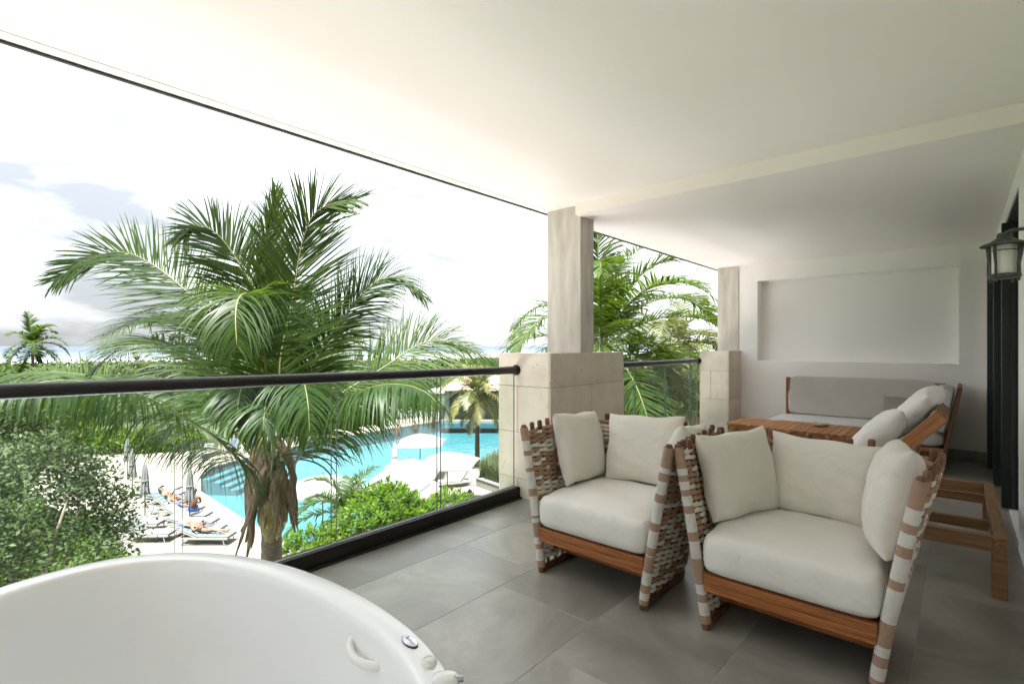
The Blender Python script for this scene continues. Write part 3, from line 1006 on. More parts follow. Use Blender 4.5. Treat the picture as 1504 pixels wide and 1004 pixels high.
# ================================================================== BATHTUB
def bathtub():
    cxy = (0.2705, 1.223)
    a, b, ex, rot = 0.4624, 0.7488, 2.2, 0.0858
    H = 0.60
    t = thing('bathtub', 'white oval freestanding bathtub at the lower left', 'bathtub', (cxy[0], cxy[1], 0), rot)

    def ring(k, off=0.0):
        out = []
        for j in range(96):
            th = 2 * math.pi * j / 96
            c, s = math.cos(th), math.sin(th)
            x = math.copysign(abs(c) ** (2 / ex), c)
            y = math.copysign(abs(s) ** (2 / ex), s)
            out.append((x * (a * k - off), y * (b * k - off)))
        return out

    prof = [(0.62, 0, 0.0), (0.80, 0, 0.0), (0.835, 0, 0.02), (0.90, 0, 0.22), (0.965, 0, 0.42), (0.992, 0, H - 0.05), (0.998, 0, H - 0.03), (1.0, 0, H - 0.012), (0.998, 0.002, H - 0.003),
            (1.0, 0.010, H), (1.0, 0.052, H), (1.0, 0.061, H - 0.003), (1.0, 0.067, H - 0.010), (1.0, 0.073, H - 0.028), (0.985, 0.078, H - 0.08),
            (0.95, 0.085, 0.36), (0.88, 0.09, 0.24), (0.78, 0.10, 0.16), (0.64, 0.11, 0.125), (0.40, 0.10, 0.115), (0.2, 0.04, 0.112)]
    m = MB()
    for k, off, z in prof:
        m.v += [(x, y, z) for x, y in ring(k, off)]
        m.t += [0.5] * 96
    for i in range(len(prof) - 1):
        for j in range(96):
            q = (i * 96 + j, i * 96 + (j + 1) % 96, (i + 1) * 96 + (j + 1) % 96, (i + 1) * 96 + j)
            m.f.append(q); m.m.append(0)
    m.f.append(tuple((len(prof) - 1) * 96 + j for j in range(96))); m.m.append(0)
    m.build('tub_shell', M['acrylic'], t, smooth=True)

    inv = Matrix.Rotation(-rot, 3, 'Z')

    def loc(px, py, z):
        p = pixz(px, py, z) - Vector((cxy[0], cxy[1], 0))
        return inv @ Vector((p.x, p.y, z))
    # grab handle on the inner wall
    p0, p1 = loc(519, 935, 0.545), loc(573, 975, 0.545)
    inw = Vector((-1, 0.25, 0)).normalized()
    p0, p1 = p0 + Vector((0.012, 0, 0)), p1 + Vector((0.014, 0, 0))
    pts, rr = [], []
    for k in range(17):
        u = k / 16
        s = math.sin(math.pi * u) ** 0.45
        pts.append(p0.lerp(p1, u) + inw * 0.045 * s + Vector((0, 0, -0.012 * s)))
        rr.append(0.0115 - 0.0015 * s)
    hd = MB().tube(pts, rr, 12).build('grab_handle', M['plastic'], t, smooth=True)
    for p in (p0, p1):
        MB().tube([p - inw * 0.006, p + inw * 0.006], [0.017, 0.0135], 16).build('handle_foot', M['plastic'], hd, smooth=True, angle=R(40))
    # oval maker's badge with raised lettering strokes
    c0 = loc(602, 943, H)
    tang = (loc(613, 953, H) - loc(592, 934, H)).normalized()
    bd = thing('badge', None, None)
    bd.parent = t
    bd.location = c0
    bd.rotation_euler = (0, 0, math.atan2(tang.y, tang.x))
    MB().lathe([(0.0, 0.0002), (1.0, 0.0002), (1.0, 0.003), (0.93, 0.004)], 32, sx=0.0275, sy=0.0135).build('badge_rim', M['darkplastic'], bd, smooth=True, angle=R(40))
    MB().lathe([(0.93, 0.004), (0.6, 0.0052), (0.0, 0.0056)], 32, sx=0.0275, sy=0.0135).build('badge_face', M['chrome'], bd, smooth=True)
    m = MB()
    rnd = random.Random(4)
    x = -0.0155
    for k, hgt in enumerate([0.009, 0.005, 0.005, 0.0085, 0.005, 0.005, 0.005]):
        m.tube([(x, -0.0025, 0.0056), (x + 0.0012, -0.0025 + hgt, 0.0058)], 0.0006, 5)
        m.tube([(x + 0.0012, 0.0008, 0.0058), (x + 0.0036, -0.0020, 0.0058)], 0.0006, 5)
        x += 0.0046
    m.build('badge_lettering', M['ink'], bd)
    # round push button
    c1 = loc(630, 973, H)
    bt = MB().lathe([(0, 0.0002), (0.0165, 0.0002), (0.0165, 0.005), (0.0145, 0.0075), (0.0105, 0.0085), (0.0100, 0.0070), (0.0085, 0.0072), (0.0, 0.0080)], 32).build('air_button', M['plastic'], t, smooth=True, angle=R(50))
    bt.location = c1
    MB().lathe([(0.0, 0.0083), (0.0075, 0.0079), (0.0088, 0.0074), (0.0088, 0.006)], 32).build('button_cap', M['plastic'], bt, smooth=True)
    # low white spout cover with a chrome side at the rim
    c2 = loc(655, 1000, H)
    sp = MB()
    sp.lathe([(0, 0.0002), (0.027, 0.0002), (0.0275, 0.006), (0.025, 0.011), (0.018, 0.013), (0, 0.0135)], 28, sx=1.0, sy=0.72)
    so = sp.build('spout_cover', M['acrylic'], t, smooth=True)
    so.location = c2
    so.rotation_euler = (0, 0, math.atan2(tang.y, tang.x) + 0.9)
    k = MB().tube([(0.020, -0.004, 0.0075), (0.034, -0.004, 0.0075)], [0.0065, 0.0055], 14).build('spout_nozzle', M['chrome'], so, smooth=True, angle=R(40))


bathtub()


# ================================================================== CUSHIONS
def pillow_mesh(name, a, b, th, mat, seed=0, n=22, ears=0.05, sag=0.0, wr=0.006, flatbottom=False, p=3.0):
    """a stuffed cushion in its own x-y plane, thickness along z"""
    rnd = random.Random(seed)
    ph = [rnd.uniform(0, 6.28) for _ in range(10)]
    V, Fq = [], []
    for side in (1, -1):
        for j in range(n + 1):
            for i in range(n + 1):
                u, v = -1 + 2 * i / n, -1 + 2 * j / n
                # concentrate samples near the seam
                u = math.sin(u * math.pi / 2); v = math.sin(v * math.pi / 2)
                pin = 1 - ears * ((1 - u * u) * abs(v) ** 3 * 1.0)
                pin2 = 1 - ears * ((1 - v * v) * abs(u) ** 3 * 1.0)
                x, y = a / 2 * u * pin2, b / 2 * v * pin
                e = max(0.0, (1 - abs(u) ** p)) * max(0.0, (1 - abs(v) ** p))
                z = th / 2 * e ** 0.42
                rim = (1 - e)
                w = wr * e ** 0.5 * (math.sin(9 * u + 5 * v + ph[0]) * math.sin(7 * v - 3 * u + ph[1]) * (0.4 + rim)
                                     + 0.6 * math.sin(17 * u * (1 if side > 0 else .8) + ph[2]) * abs(v) ** 2
                                     + 0.6 * math.sin(19 * v + ph[3]) * abs(u) ** 2
                                     + 0.5 * math.sin(4 * u + ph[4]) * math.sin(3.2 * v + ph[5]))
                y2 = y + sag * (1 - u * u) * (v > 0) * v
                V.append((x + wr * .6 * math.sin(6 * v + ph[6]), y2 + wr * .6 * math.sin(6 * u + ph[7]), side * (z + w)))
    N = (n + 1) ** 2
    for s in (0, 1):
        for j in range(n):
            for i in range(n):
                q = (s * N + j * (n + 1) + i, s * N + j * (n + 1) + i + 1, s * N + (j + 1) * (n + 1) + i + 1, s * N + (j + 1) * (n + 1) + i)
                Fq.append(q if s == 0 else q[::-1])
    bm = bmesh.new()
    vs_ = [bm.verts.new(p_) for p_ in V]
    for q in Fq: bm.faces.new([vs_[k] for k in q])
    bmesh.ops.remove_doubles(bm, verts=bm.verts, dist=0.0006)
    for f in bm.faces: f.smooth = True
    me = bpy.data.meshes.new(name)
    bm.to_mesh(me)
    bm.free()
    me.materials.append(mat)
    return me


def place_pillow(name, me, loc, normal, up=(0, 0, 1), label=None, cat='pillow', group=None, roll=0.0, parent=None):
    o = mkobj(name, me, parent)
    nz = Vector(normal).normalized()
    uy = Vector(up)
    uy = (uy - nz * uy.dot(nz)).normalized()
    ux = uy.cross(nz)
    Mx = Matrix((ux, uy, nz)).transposed().to_4x4() @ Matrix.Rotation(roll, 4, 'Z')
    o.matrix_world = Matrix.Translation(loc) @ Mx
    # piping along the seam
    sub = o.modifiers.new('sub', 'SUBSURF')
    sub.levels = 1
    sub.render_levels = 1
    if label: tag(o, label, cat, group)
    return o


def box_cushion(name, d, mat, crown=0.03, seed=0, r=0.045, parent=None, wr=0.004, ex=12.0, ez=6.0):
    """upholstered box cushion with soft edges and a domed top, base at z=0"""
    rnd = random.Random(seed)
    ph = [rnd.uniform(0, 6.28) for _ in range(8)]
    L, W, H = d
    bm = bmesh.new()
    bmesh.ops.create_cube(bm, size=1)
    bmesh.ops.subdivide_edges(bm, edges=bm.edges[:], cuts=15, use_grid_fill=True)
    for v in bm.verts:
        x, y, z = v.co * 2
        # round the edges by a superellipsoid blend
        k = (abs(x) ** ex + abs(y) ** ex + abs(z) ** ez) ** (1 / ex)
        k = max(k, 1e-6)
        m_ = max(abs(x), abs(y), abs(z))
        s_ = m_ / k if k > 0 else 1
        q = Vector((x * s_, y * s_, z * s_))
        e = (1 - min(1, abs(q.x)) ** 2.2) * (1 - min(1, abs(q.y)) ** 2.2)
        zz = q.z * H / 2
        if q.z > 0: zz += crown * max(0, e) ** 0.6 * q.z
        side = 1 - abs(q.z) ** 2
        xx = q.x * L / 2 * (1 + 0.018 * side)
        yy = q.y * W / 2 * (1 + 0.018 * side)
        w = wr * (math.sin(8 * q.x + 5 * q.y + ph[0]) * math.sin(7 * q.y - 4 * q.x + ph[1]) + 0.6 * math.sin(13 * q.y + ph[2]) * abs(q.x) ** 3 + .5 * math.sin(15 * q.x + ph[3]) * abs(q.y) ** 3)
        if q.z > -0.5:
            zz += w
            xx += w * 0.8 * (abs(q.x) > 0.8) * math.copysign(1, q.x)
            yy += w * 0.8 * (abs(q.y) > 0.8) * math.copysign(1, q.y)
        v.co = (xx, yy, zz + H / 2)
    for f in bm.faces: f.smooth = True
    me = bpy.data.meshes.new(name)
    bm.to_mesh(me)
    bm.free()
    me.materials.append(mat)
    o = mkobj(name, me, parent)
    s = o.modifiers.new('sub', 'SUBSURF')
    s.levels = 1
    s.render_levels = 1
    return o


# ================================================================== WOVEN ARMCHAIRS
HT = 0.785


def half_w(z):
    return 0.305 + 0.13 * (max(0, z) / HT) ** 1.15


def depth(z):
    return 0.60 + 0.10 * (z / HT)


def u_path(z, n_side=7, n_arc=6, n_back=6):
    """points of the U seen from above at height z: front left -> back -> front right, with outward normals"""
    w, D = half_w(z), depth(z)
    r = 0.20
    P = []
    return w, D, r


def u_point(s, z):
    """s in 0..1 along the U (arc length at mid height); returns point and outward normal"""
    w0, D, r = half_w(z), depth(z), 0.20
    bulge = 0.045 * z / HT                  # the sides belly out a little behind the front posts
    w = w0 + bulge
    L1, La, Lb = D - r, math.pi / 2 * r, 2 * (w - r)
    tot = 2 * L1 + 2 * La + Lb
    d = s * tot
    if d < L1: return Vector((d, w0 + bulge * math.sin(math.pi / 2 * d / L1), z)), Vector((0, 1, 0))
    d -= L1
    if d < La:
        a = d / r
        return Vector((D - r + r * math.sin(a), w - r + r * math.cos(a), z)), Vector((math.sin(a), math.cos(a), 0))
    d -= La
    if d < Lb: return Vector((D, w - r - d, z)), Vector((1, 0, 0))
    d -= Lb
    if d < La:
        a = d / r
        return Vector((D - r + r * math.cos(a), -(w - r) - r * math.sin(a), z)), Vector((math.cos(a), -math.sin(a), 0))
    d -= La
    xx = max(0, D - r - d)
    return Vector((xx, -(w0 + bulge * math.sin(math.pi / 2 * xx / L1)), z)), Vector((0, -1, 0))


def armchair(label, loc, seed):
    t = thing('woven_armchair', label, 'armchair', loc, 0, 'rope woven armchairs')
    rnd = random.Random(seed)
    NS = 25
    rows = 54
    z_lo, z_hi = 0.055, HT - 0.022
    # upright wooden staves
    for i in range(1, NS):
        s = i / NS
        pts, rr = [], []
        hi = HT + rnd.uniform(0.0, 0.006)
        for k in range(8):
            z = 0.02 + (hi - 0.02) * k / 7
            p, nn = u_point(s, z)
            pts.append(p)
            rr.append(0.0095)
        # rounded head
        p, nn = u_point(s, hi)
        rr[-1] = 0.0135
        pts.append(p + Vector((0, 0, 0.010))); rr.append(0.0135)
        pts.append(p + Vector((0, 0, 0.017))); rr.append(0.0085)
        _, nn = u_point(s, 0.5)
        MB().tube(pts, rr, 8, up=tuple(nn), flat=1.15).build('stave', M['stave'], t, smooth=True, angle=R(50))
    # woven rope bands, one ring per row
    sub = 5
    dz = (z_hi - z_lo) / rows
    cols = []
    for r_ in range(rows):
        cols.append([rnd.random() for _ in range(NS + 1)])
    # dyed bands run through whole stretches of rope
    for r_ in range(rows):
        zc = z_lo + dz * (r_ + 0.5)
        hh = dz
        V, Fc, T = [], [], []
        npt = NS * sub
        zf = (zc - z_lo) / (z_hi - z_lo)
        p_brown = 0.80 if zf > 0.88 else (0.42 if zf > 0.45 else 0.30)
        base_t = 0.8 if rnd.random() < p_brown else 0.1
        tint = base_t
        for i in range(npt + 1):
            s = i / npt
            p, nn = u_point(min(s, 1), zc)
            wv = math.cos(math.pi * (s * NS)) * (1 if r_ % 2 else -1)
            off = 0.0125 * max(-1, min(1, wv * 1.3))
            c = p + nn * off
            if i % (sub * 2) == 0 and rnd.random() < 0.40: tint = 0.8 if rnd.random() < p_brown else 0.1
            jit = rnd.uniform(-0.08, 0.08)
            tk = 0.0042
            hv = hh * (0.42 + 0.40 * abs(wv) ** 0.6)
            tp, _ = u_point(min(s, 1), zc + hv)
            bt, _ = u_point(min(s, 1), zc - hv)
            up_v = (tp - bt) * 0.5
            sagz = Vector((0, 0, 0.0015 * math.sin(i * 0.37 + r_)))
            for (k1, k2) in ((1, 1), (0.55, 1.5), (-0.55, 1.5), (-1, 1), (-1, -1), (-0.55, -1.5), (0.55, -1.5), (1, -1)):
                V.append(c + up_v * k1 * 0.97 + nn * (tk * 0.7 * k2) + sagz)
                T.append(min(1, max(0, tint + jit)))
        for i in range(npt):
            for j in range(8):
                a0, a1 = i * 8 + j, i * 8 + (j + 1) % 8
                Fc.append((a0, a1, a1 + 8, a0 + 8))
        MB().add(V, Fc, 0, T).build('rope_band', M['rope'], t, smooth=True)
    # rope-wrapped front posts
    for sgn in (1, -1):
        pts, T, rr = [], [], []
        nk = 120
        segs = []
        zcur = 0.0
        c = 0.9
        while zcur < 1:
            ln = rnd.uniform(0.02, 0.055) if c > 0.5 else rnd.uniform(0.03, 0.09)
            if 0.30 < zcur < 0.62 and c < 0.5: ln *= 2.0
            segs.append((zcur, zcur + ln, c))
            zcur += ln
            c = 0.1 if c > 0.5 else 0.85
        for k in range(nk + 1):
            z = 0.03 + (HT - 0.03) * k / nk
            f = k / nk
            tc_ = next((c_ for a_, b_, c_ in segs if a_ <= f < b_), 0.9)
            if f > 0.90: tc_ = 0.85
            if 0.22 < f < 0.31: tc_ = 0.85
            pts.append((0.0, sgn * half_w(z), z))
            T.append(tc_)
            rr.append(0.0235 + 0.0008 * math.sin(k * 2.6))
        MB().tube(pts, rr, 12, tint=T, up=(1, 0, 0)).build('wrapped_post', M['ropewrap'], t, smooth=True, angle=R(60))
        MB().tube([(0, sgn * half_w(0.0), 0.0), (0, sgn * half_w(0.03), 0.032)], [0.017, 0.021], 10, up=(1, 0, 0)).build('foot', M['stave'], t, smooth=True, angle=R(50))
        zt = HT
        MB().tube([(0, sgn * half_w(zt), zt), (0, sgn * half_w(zt), zt + 0.010), (0, sgn * half_w(zt), zt + 0.016)], [0.018, 0.016, 0.009], 10, up=(1, 0, 0)).build('post_cap', M['stave'], t, smooth=True, angle=R(50))
    # floor rail following the U
    pts = [u_point(k / 40, 0.018)[0] for k in range(41)]
    MB().tube(pts, 0.018, 8, flat=1.0).build('floor_rail', M['stave'], t, smooth=True, angle=R(50))
    w = half_w(0.21)
    MB().bb(-0.016, 0.018, -w + 0.022, w - 0.022, 0.172, 0.212).build('front_rail', M['teak'], t, bevel=0.004)
    MB().bb(-0.020, 0.018, -w + 0.020, w - 0.020, 0.2135, 0.248).build('front_rail', M['teak'], t, bevel=0.004)
    MB().bb(0.16, 0.20, -0.29, 0.29, 0.07, 0.125).build('under_rail', M['teak'], t, bevel=0.004)
    MB().bb(0.02, 0.56, -w + 0.03, w - 0.03, 0.225, 0.243).build('seat_board', M['stave'], t)
    cu = box_cushion('seat_cushion', (0.66, 0.655, 0.165), M['seatcloth'], crown=0.040, seed=seed, parent=t)
    cu.location = (0.305, 0, 0.25)
    return t


chair_a = armchair('woven rope armchair nearer the railing, left of the two', (2.22, 1.435, 0), 11)
chair_b = armchair('woven rope armchair nearer the door wall, in front of the lounger', (2.25, 0.535, 0), 23)


def chair_pillow(n, a, b, th, loc, normal, label, up=(0, 0, 1), roll=0.0, seed=0):
    me = pillow_mesh('scatter_pillow', a, b, th, M['cushion'], seed=seed, ears=0.05, wr=0.0075)
    return place_pillow('scatter_pillow', me, loc, normal, up, label, 'pillow', 'cream scatter pillows on the armchairs', roll)


chair_pillow(0, 0.45, 0.42, 0.15, (2.62, 1.745, 0.638), (0.02, -1, 0.26), 'cream pillow against the left arm of the armchair nearer the railing', roll=R(-3), seed=3)
chair_pillow(1, 0.48, 0.41, 0.15, (2.80, 1.42, 0.635), (-1, -0.06, 0.28), 'cream pillow against the back of the armchair nearer the railing', roll=R(2), seed=5)
chair_pillow(2, 0.42, 0.40, 0.16, (2.64, 1.105, 0.635), (-0.1, 1, 0.22), 'cream pillow at the right arm of the armchair nearer the railing', roll=R(6), seed=8)
chair_pillow(3, 0.46, 0.41, 0.15, (2.61, 0.815, 0.628), (-0.45, -1, 0.26), 'cream pillow in the left corner of the armchair nearer the door', roll=R(2), seed=13)
chair_pillow(4, 0.49, 0.385, 0.15, (2.83, 0.50, 0.612), (-1, 0.05, 0.28), 'cream pillow against the back of the armchair nearer the door', roll=R(-2), seed=17)
chair_pillow(5, 0.44, 0.42, 0.18, (2.56, 0.205, 0.645), (-0.16, 1, 0.20), 'cream pillow against the right arm of the armchair nearer the door', roll=R(3), seed=19)


# ================================================================== SOFA, TABLES, LOUNGER
def sofa():
    x0, x1, y0, y1 = 6.50, 7.33, 0.12, 1.63
    t = thing('sofa', 'low teak sofa with grey linen cushions under the wall niche', 'sofa', (x0, y0, 0))
    L, W = x1 - x0, y1 - y0
    MB().bb(0.0, L, 0, W + 0.12, 0.205, 0.245).build('seat_frame', M['teak_y'], t, bevel=0.004)
    MB().bb(0.012, L - 0.02, 0.012, W + 0.10, 0.155, 0.2035).build('seat_frame', M['stave'], t)
    MB().bb(0.0, L, 0, W + 0.12, 0.105, 0.1535).build('lower_rail', M['teak_y'], t, bevel=0.004)
    for a in (0.08, L - 0.14):
        for b in (0.06, W + 0.02):
            MB().bb(a, a + 0.06, b, b + 0.06, 0, 0.104).build('leg', M['stave'], t)
    c = box_cushion('seat_cushion', (0.78, W + 0.10, 0.15), M['sofaseat'], crown=0.015, seed=31, parent=t, wr=0.002)
    c.location = (0.40, W / 2 + 0.05, 0.247)
    bk = box_cushion('back_cushion', (0.14, W - 0.10, 0.47), M['sofacloth'], crown=0.004, seed=33, parent=t, wr=0.002, ex=18.0, ez=18.0)
    bk.location = (0.62, W / 2 + 0.03, 0.405)
    bk.rotation_euler = (0, R(9), 0)
    MB().bb(L - 0.07, L - 0.03, 0.0, W, 0.246, 0.84).build('back_frame', M['teak_y'], t, bevel=0.003)
    # left post of the back
    MB().bb(0.60, 0.65, W - 0.02, W + 0.02, 0.40, 0.86).build('arm_post', M['teak_z'], t, bevel=0.003)
    # right end: leaning cushion with a dark slanted panel behind it
    ac = box_cushion('end_cushion', (0.62, 0.13, 0.44), M['sofaseat'], crown=0.01, seed=35, parent=t, wr=0.002, ex=14.0, ez=12.0)
    ac.location = (0.30, 0.055, 0.40)
    ac.rotation_euler = (R(10), 0, 0)
    pn = MB().bb(0.0, L, -0.035, -0.002, 0.0, 0.72).build('end_panel', M['stave'], t, bevel=0.003)
    pn.location = (0, 0.02, 0.14)
    pn.rotation_euler = (R(10), 0, 0)
    return t


sofa()
for i, (pos, nrm, sd) in enumerate([((6.80, 0.47, 0.565), (-1, 0.15, 0.45), 41), ((6.80, 0.27, 0.59), (-1, 0.30, 0.45), 43)]):
    place_pillow('throw_pillow', pillow_mesh('throw_pillow', 0.34, 0.30, 0.15, M['greypillow'], seed=sd, n=16, wr=0.007), pos, nrm,
                 label=['taupe grey pillow on the sofa, left of two', 'taupe grey pillow on the sofa, tucked against its right end'][i], group='taupe pillows on the sofa')


def slat_table(x0, x1, y0, y1, h, label, nsl):
    t = thing('slatted_table', label, 'table', (x0, y0, 0), 0, 'slatted teak tables before the sofa')
    L, W = x1 - x0, y1 - y0
    pitch = W / nsl
    for k in range(nsl):
        MB().bb(0.0, L, 0, pitch - 0.006, h - 0.024, h).build('slat', M['teak_x'], t, bevel=0.003).location = (0, k * pitch, 0)
    MB().bb(0.012, 0.034, 0.01, W - 0.012, h - 0.085, h - 0.0245).build('apron', M['teak_y'], t, bevel=0.003)
    MB().bb(L - 0.034, L - 0.012, 0.01, W - 0.012, h - 0.085, h - 0.0245).build('apron', M['teak_y'], t, bevel=0.003)
    for b in (0.012, W - 0.05):
        MB().bb(0.036, L - 0.036, b, b + 0.03, h - 0.085, h - 0.025).build('side_apron', M['teak_x'], t, bevel=0.003)
    for a in (0.036, L - 0.09):
        for b in (0.045, W - 0.105):
            MB().bb(a, a + 0.05, b, b + 0.05, 0, h - 0.0255).build('leg', M['teak_z'], t, bevel=0.003)


slat_table(5.83, 6.42, 1.575, 1.96, 0.395, 'teak slatted side table nearest the stone column', 6)
slat_table(5.71, 6.42, 0.70, 1.565, 0.400, 'longer teak slatted coffee table holding the small shell stone', 13)

# small shell-like stone dish on the table
m = MB()
prof = [(0.0, 0.0), (0.035, 0.0), (0.062, 0.016), (0.070, 0.036), (0.060, 0.040), (0.040, 0.022), (0.0, 0.018)]
m.lathe(prof, 18, sx=0.85, sy=1.15)
rr = random.Random(5)
m.v = [(x * (1 + rr.uniform(-.1, .1)), y * (1 + rr.uniform(-.1, .1)), z * (1 + rr.uniform(-.08, .2))) for x, y, z in m.v]
so = m.build('shell_dish', M['shell'], smooth=True, angle=R(35))
so.location = (6.18, 1.10, 0.4005)
tag(so, 'small pale shell dish on the coffee table', 'dish')


def lounger_big():
    x0, x1, y0, y1, h = 3.47, 4.83, -0.175, 1.72, 0.30
    t = thing('teak_daybed', 'wide weathered teak lounger with raised backrest behind the right armchair', 'lounger', (x0, y0, 0))
    W, L = x1 - x0, y1 - y0
    bt = 0.075
    MB().bb(0.0, 0.05, 0.0505, L - 0.0505, h - bt, h).build('side_rail', M['teak_old'], t, bevel=0.004)
    MB().bb(W - 0.05, W, 0.0505, L - 0.0505, h - bt, h).build('side_rail', M['teak_old'], t, bevel=0.004)
    MB().bb(0.0, W, 0, 0.05, h - bt, h + .001).build('end_rail', M['teak_old_x'], t, bevel=0.004)
    MB().bb(0.0, W, L - 0.05, L, h - bt, h + .001).build('end_rail', M['teak_old_x'], t, bevel=0.004)
    for a in (-0.002, W - 0.048):
        for b in (-0.002, L - 0.058):
            MB().bb(a, a + 0.05, b, b + 0.06, 0, h - bt - 0.001).build('leg', M['teak_z'] if False else M['teak_old'], t, bevel=0.004)
    # notched rails that hold the prop of the backrest
    for a in (0.42, 1.08):
        m = MB()
        top = [(0.055, 0.0), (0.16, 0.0), (0.30, -0.004), (0.32, -0.030), (0.36, -0.004), (0.40, -0.03), (0.45, -0.004), (0.49, -0.032), (0.56, -0.004), (0.85, -0.004)]
        V = []
        for yy, dz_ in top: V += [(a, yy, h - 0.03 + dz_), (a + 0.035, yy, h - 0.03 + dz_), (a, yy, h - 0.085), (a + 0.035, yy, h - 0.085)]
        Fc = []
        for k in range(len(top) - 1):
            b = k * 4
            Fc += [(b, b + 1, b + 5, b + 4), (b + 2, b + 6, b + 7, b + 3), (b, b + 4, b + 6, b + 2), (b + 1, b + 3, b + 7, b + 5)]
        e = (len(top) - 1) * 4
        Fc += [(0, 2, 3, 1), (e, e + 1, e + 3, e + 2)]
        m.add(V, Fc)
        m.build('notched_rail', M['teak_old'], t)
    yh = 0.80                              # hinge line
    MB().bb(0.0505, W - 0.0505, yh, yh + 0.05, h - 0.07, h - 0.015).build('cross_rail', M['teak_old_x'], t, bevel=0.003)
    MB().bb(0.0505, W - 0.0505, yh + 0.052, L - 0.051, h - 0.02, h - 0.012).build('seat_sling', M['sling'], t)
    # raised backrest: two side rails, head rail and a sling with sewn seams
    bk = thing('backrest', None, None)
    bk.parent = t
    bk.location = (0, yh - 0.03, h - 0.02)
    bk.rotation_euler = (R(-49), 0, 0)      # local -y runs up the backrest
    Lb = 0.80
    Wb = 0.72
    MB().bb(0.0, 0.045, -Lb, 0, -0.035, 0.035).build('back_side_rail', M['teak_y'], bk, bevel=0.004)
    MB().bb(Wb - 0.045, Wb, -Lb, 0, -0.035, 0.035).build('back_side_rail', M['teak_y'], bk, bevel=0.004)
    MB().bb(0.0455, Wb - 0.0455, -Lb, -Lb + 0.05, -0.033, 0.033).build('back_head_rail', M['teak_old_x'], bk, bevel=0.004)
    MB().bb(0.0455, Wb - 0.0455, -Lb + 0.051, -0.01, 0.008, 0.014).build('back_sling', M['sling'], bk)
    for s in (0.15, 0.45):
        MB().bb(0.047, Wb - 0.047, -Lb + s, -Lb + s + 0.006, 0.0142, 0.016).build('sling_seam', M['greypillow'], bk)
    # props standing in the notches
    for a in (0.30, 0.46):
        MB().tube([(a, 0.40, 0.63), (a, 0.345, 0.262)], 0.012, 8).build('prop', M['teak_old'], t)
    return t


lounger_big()
nb = (0.05, 0.78, 0.62)
for i, (pos, sz, sd, rl) in enumerate([((3.80, 0.385, 0.690), (0.56, 0.44, 0.17), 51, 5), ((3.96, 0.215, 0.845), (0.50, 0.36, 0.14), 53, -7)]):
    place_pillow('bed_pillow', pillow_mesh('bed_pillow', sz[0], sz[1], sz[2], M['whitecloth'], seed=sd, n=18, wr=0.010), pos, nb, up=(0, -0.6, 0.8), roll=R(rl),
                 label=['plump white pillow lower on the lounger backrest', 'white pillow higher on the lounger backrest'][i],
                 group='white pillows on the teak lounger')


# ================================================================== WALL LANTERN
def lantern():
    c = Vector((3.48, -0.158, 0))
    t = thing('wall_lantern', 'dark green iron wall lantern with frosted glass by the doors', 'lantern', (c.x, c.y - 0.006, 1.563))
    MB().lathe([(0.0, 0.262), (0.026, 0.262), (0.030, 0.256), (0.032, 0.236), (0.046, 0.226), (0.060, 0.216), (0.088, 0.206), (0.098, 0.200), (0.098, 0.194), (0.06, 0.198), (0.0, 0.20)], 32).build('roof', M['verdigris'], t, smooth=True, angle=R(35))
    MB().lathe([(0.0, 0.045), (0.047, 0.045), (0.050, 0.05), (0.050, 0.196), (0.0, 0.196)], 28).build('glass_cylinder', M['frost'], t, smooth=True, angle=R(50))
    MB().lathe([(0.0515, 0.166), (0.054, 0.166), (0.054, 0.171), (0.0515, 0.171)], 28).build('glass_ring', M['verdigris'], t)
    MB().lathe([(0.0, 0.022), (0.060, 0.022), (0.066, 0.028), (0.066, 0.040), (0.058, 0.046), (0.0, 0.046)], 28).build('base_ring', M['verdigris'], t, smooth=True, angle=R(35))
    for k in range(4):
        a = math.pi / 4 + k * math.pi / 2 + 0.2
        ca, sa = math.cos(a), math.sin(a)
        pts = [(ca * r_, sa * r_, z) for r_, z in ((0.074, 0.202), (0.070, 0.15), (0.063, 0.09), (0.064, 0.045), (0.066, 0.022))]
        MB().tube(pts, [0.014, 0.012, 0.009, 0.009, 0.010], 4, up=(ca, sa, 0), flat=0.7).build('strap', M['verdigris'], t)
        MB().lathe([(0, 0.0), (0.006, 0.003), (0.009, 0.010), (0.006, 0.018), (0, 0.022)], 10, c=(ca * 0.062, sa * 0.062, 0.002)).build('finial', M['verdigris'], t, smooth=True)
    MB().tube([(0, 0, 0.255), (-0.06, -0.02, 0.262), (-0.10, -0.07, 0.258), (-0.11, -0.112, 0.245)], [0.010, 0.009, 0.009, 0.010], 10).build('arm', M['verdigris'], t, smooth=True)
    MB().bb(-0.15, -0.07, -0.1115, -0.098, 0.10, 0.29).build('back_plate', M['verdigris'], t, bevel=0.004)

    t.scale = (0.93, 0.93, 0.93)


lantern()
# ================================================================== VEGETATION
def unit(a):
    return a / np.maximum(np.linalg.norm(a, axis=-1, keepdims=True), 1e-9)


def spline(pts, n):
    """Catmull-Rom through pts, evenly resampled"""
    P = np.array([tuple(p) for p in pts], dtype=float)
    P = np.vstack([2 * P[0] - P[1], P, 2 * P[-1] - P[-2]])
    out = []
    for i in range(1, len(P) - 2):
        for t in np.linspace(0, 1, 24, endpoint=False):
            a, b, c, d = P[i - 1], P[i], P[i + 1], P[i + 2]
            out.append(0.5 * ((2 * b) + (c - a) * t + (2 * a - 5 * b + 4 * c - d) * t * t + (3 * b - a - 3 * c + d) * t ** 3))
    out.append(P[-2])
    out = np.array(out)
    dl = np.r_[0, np.cumsum(np.linalg.norm(np.diff(out, axis=0), axis=1))]
    s = np.linspace(0, dl[-1], n)
    return np.stack([np.interp(s, dl, out[:, k]) for k in range(3)], 1), dl[-1]


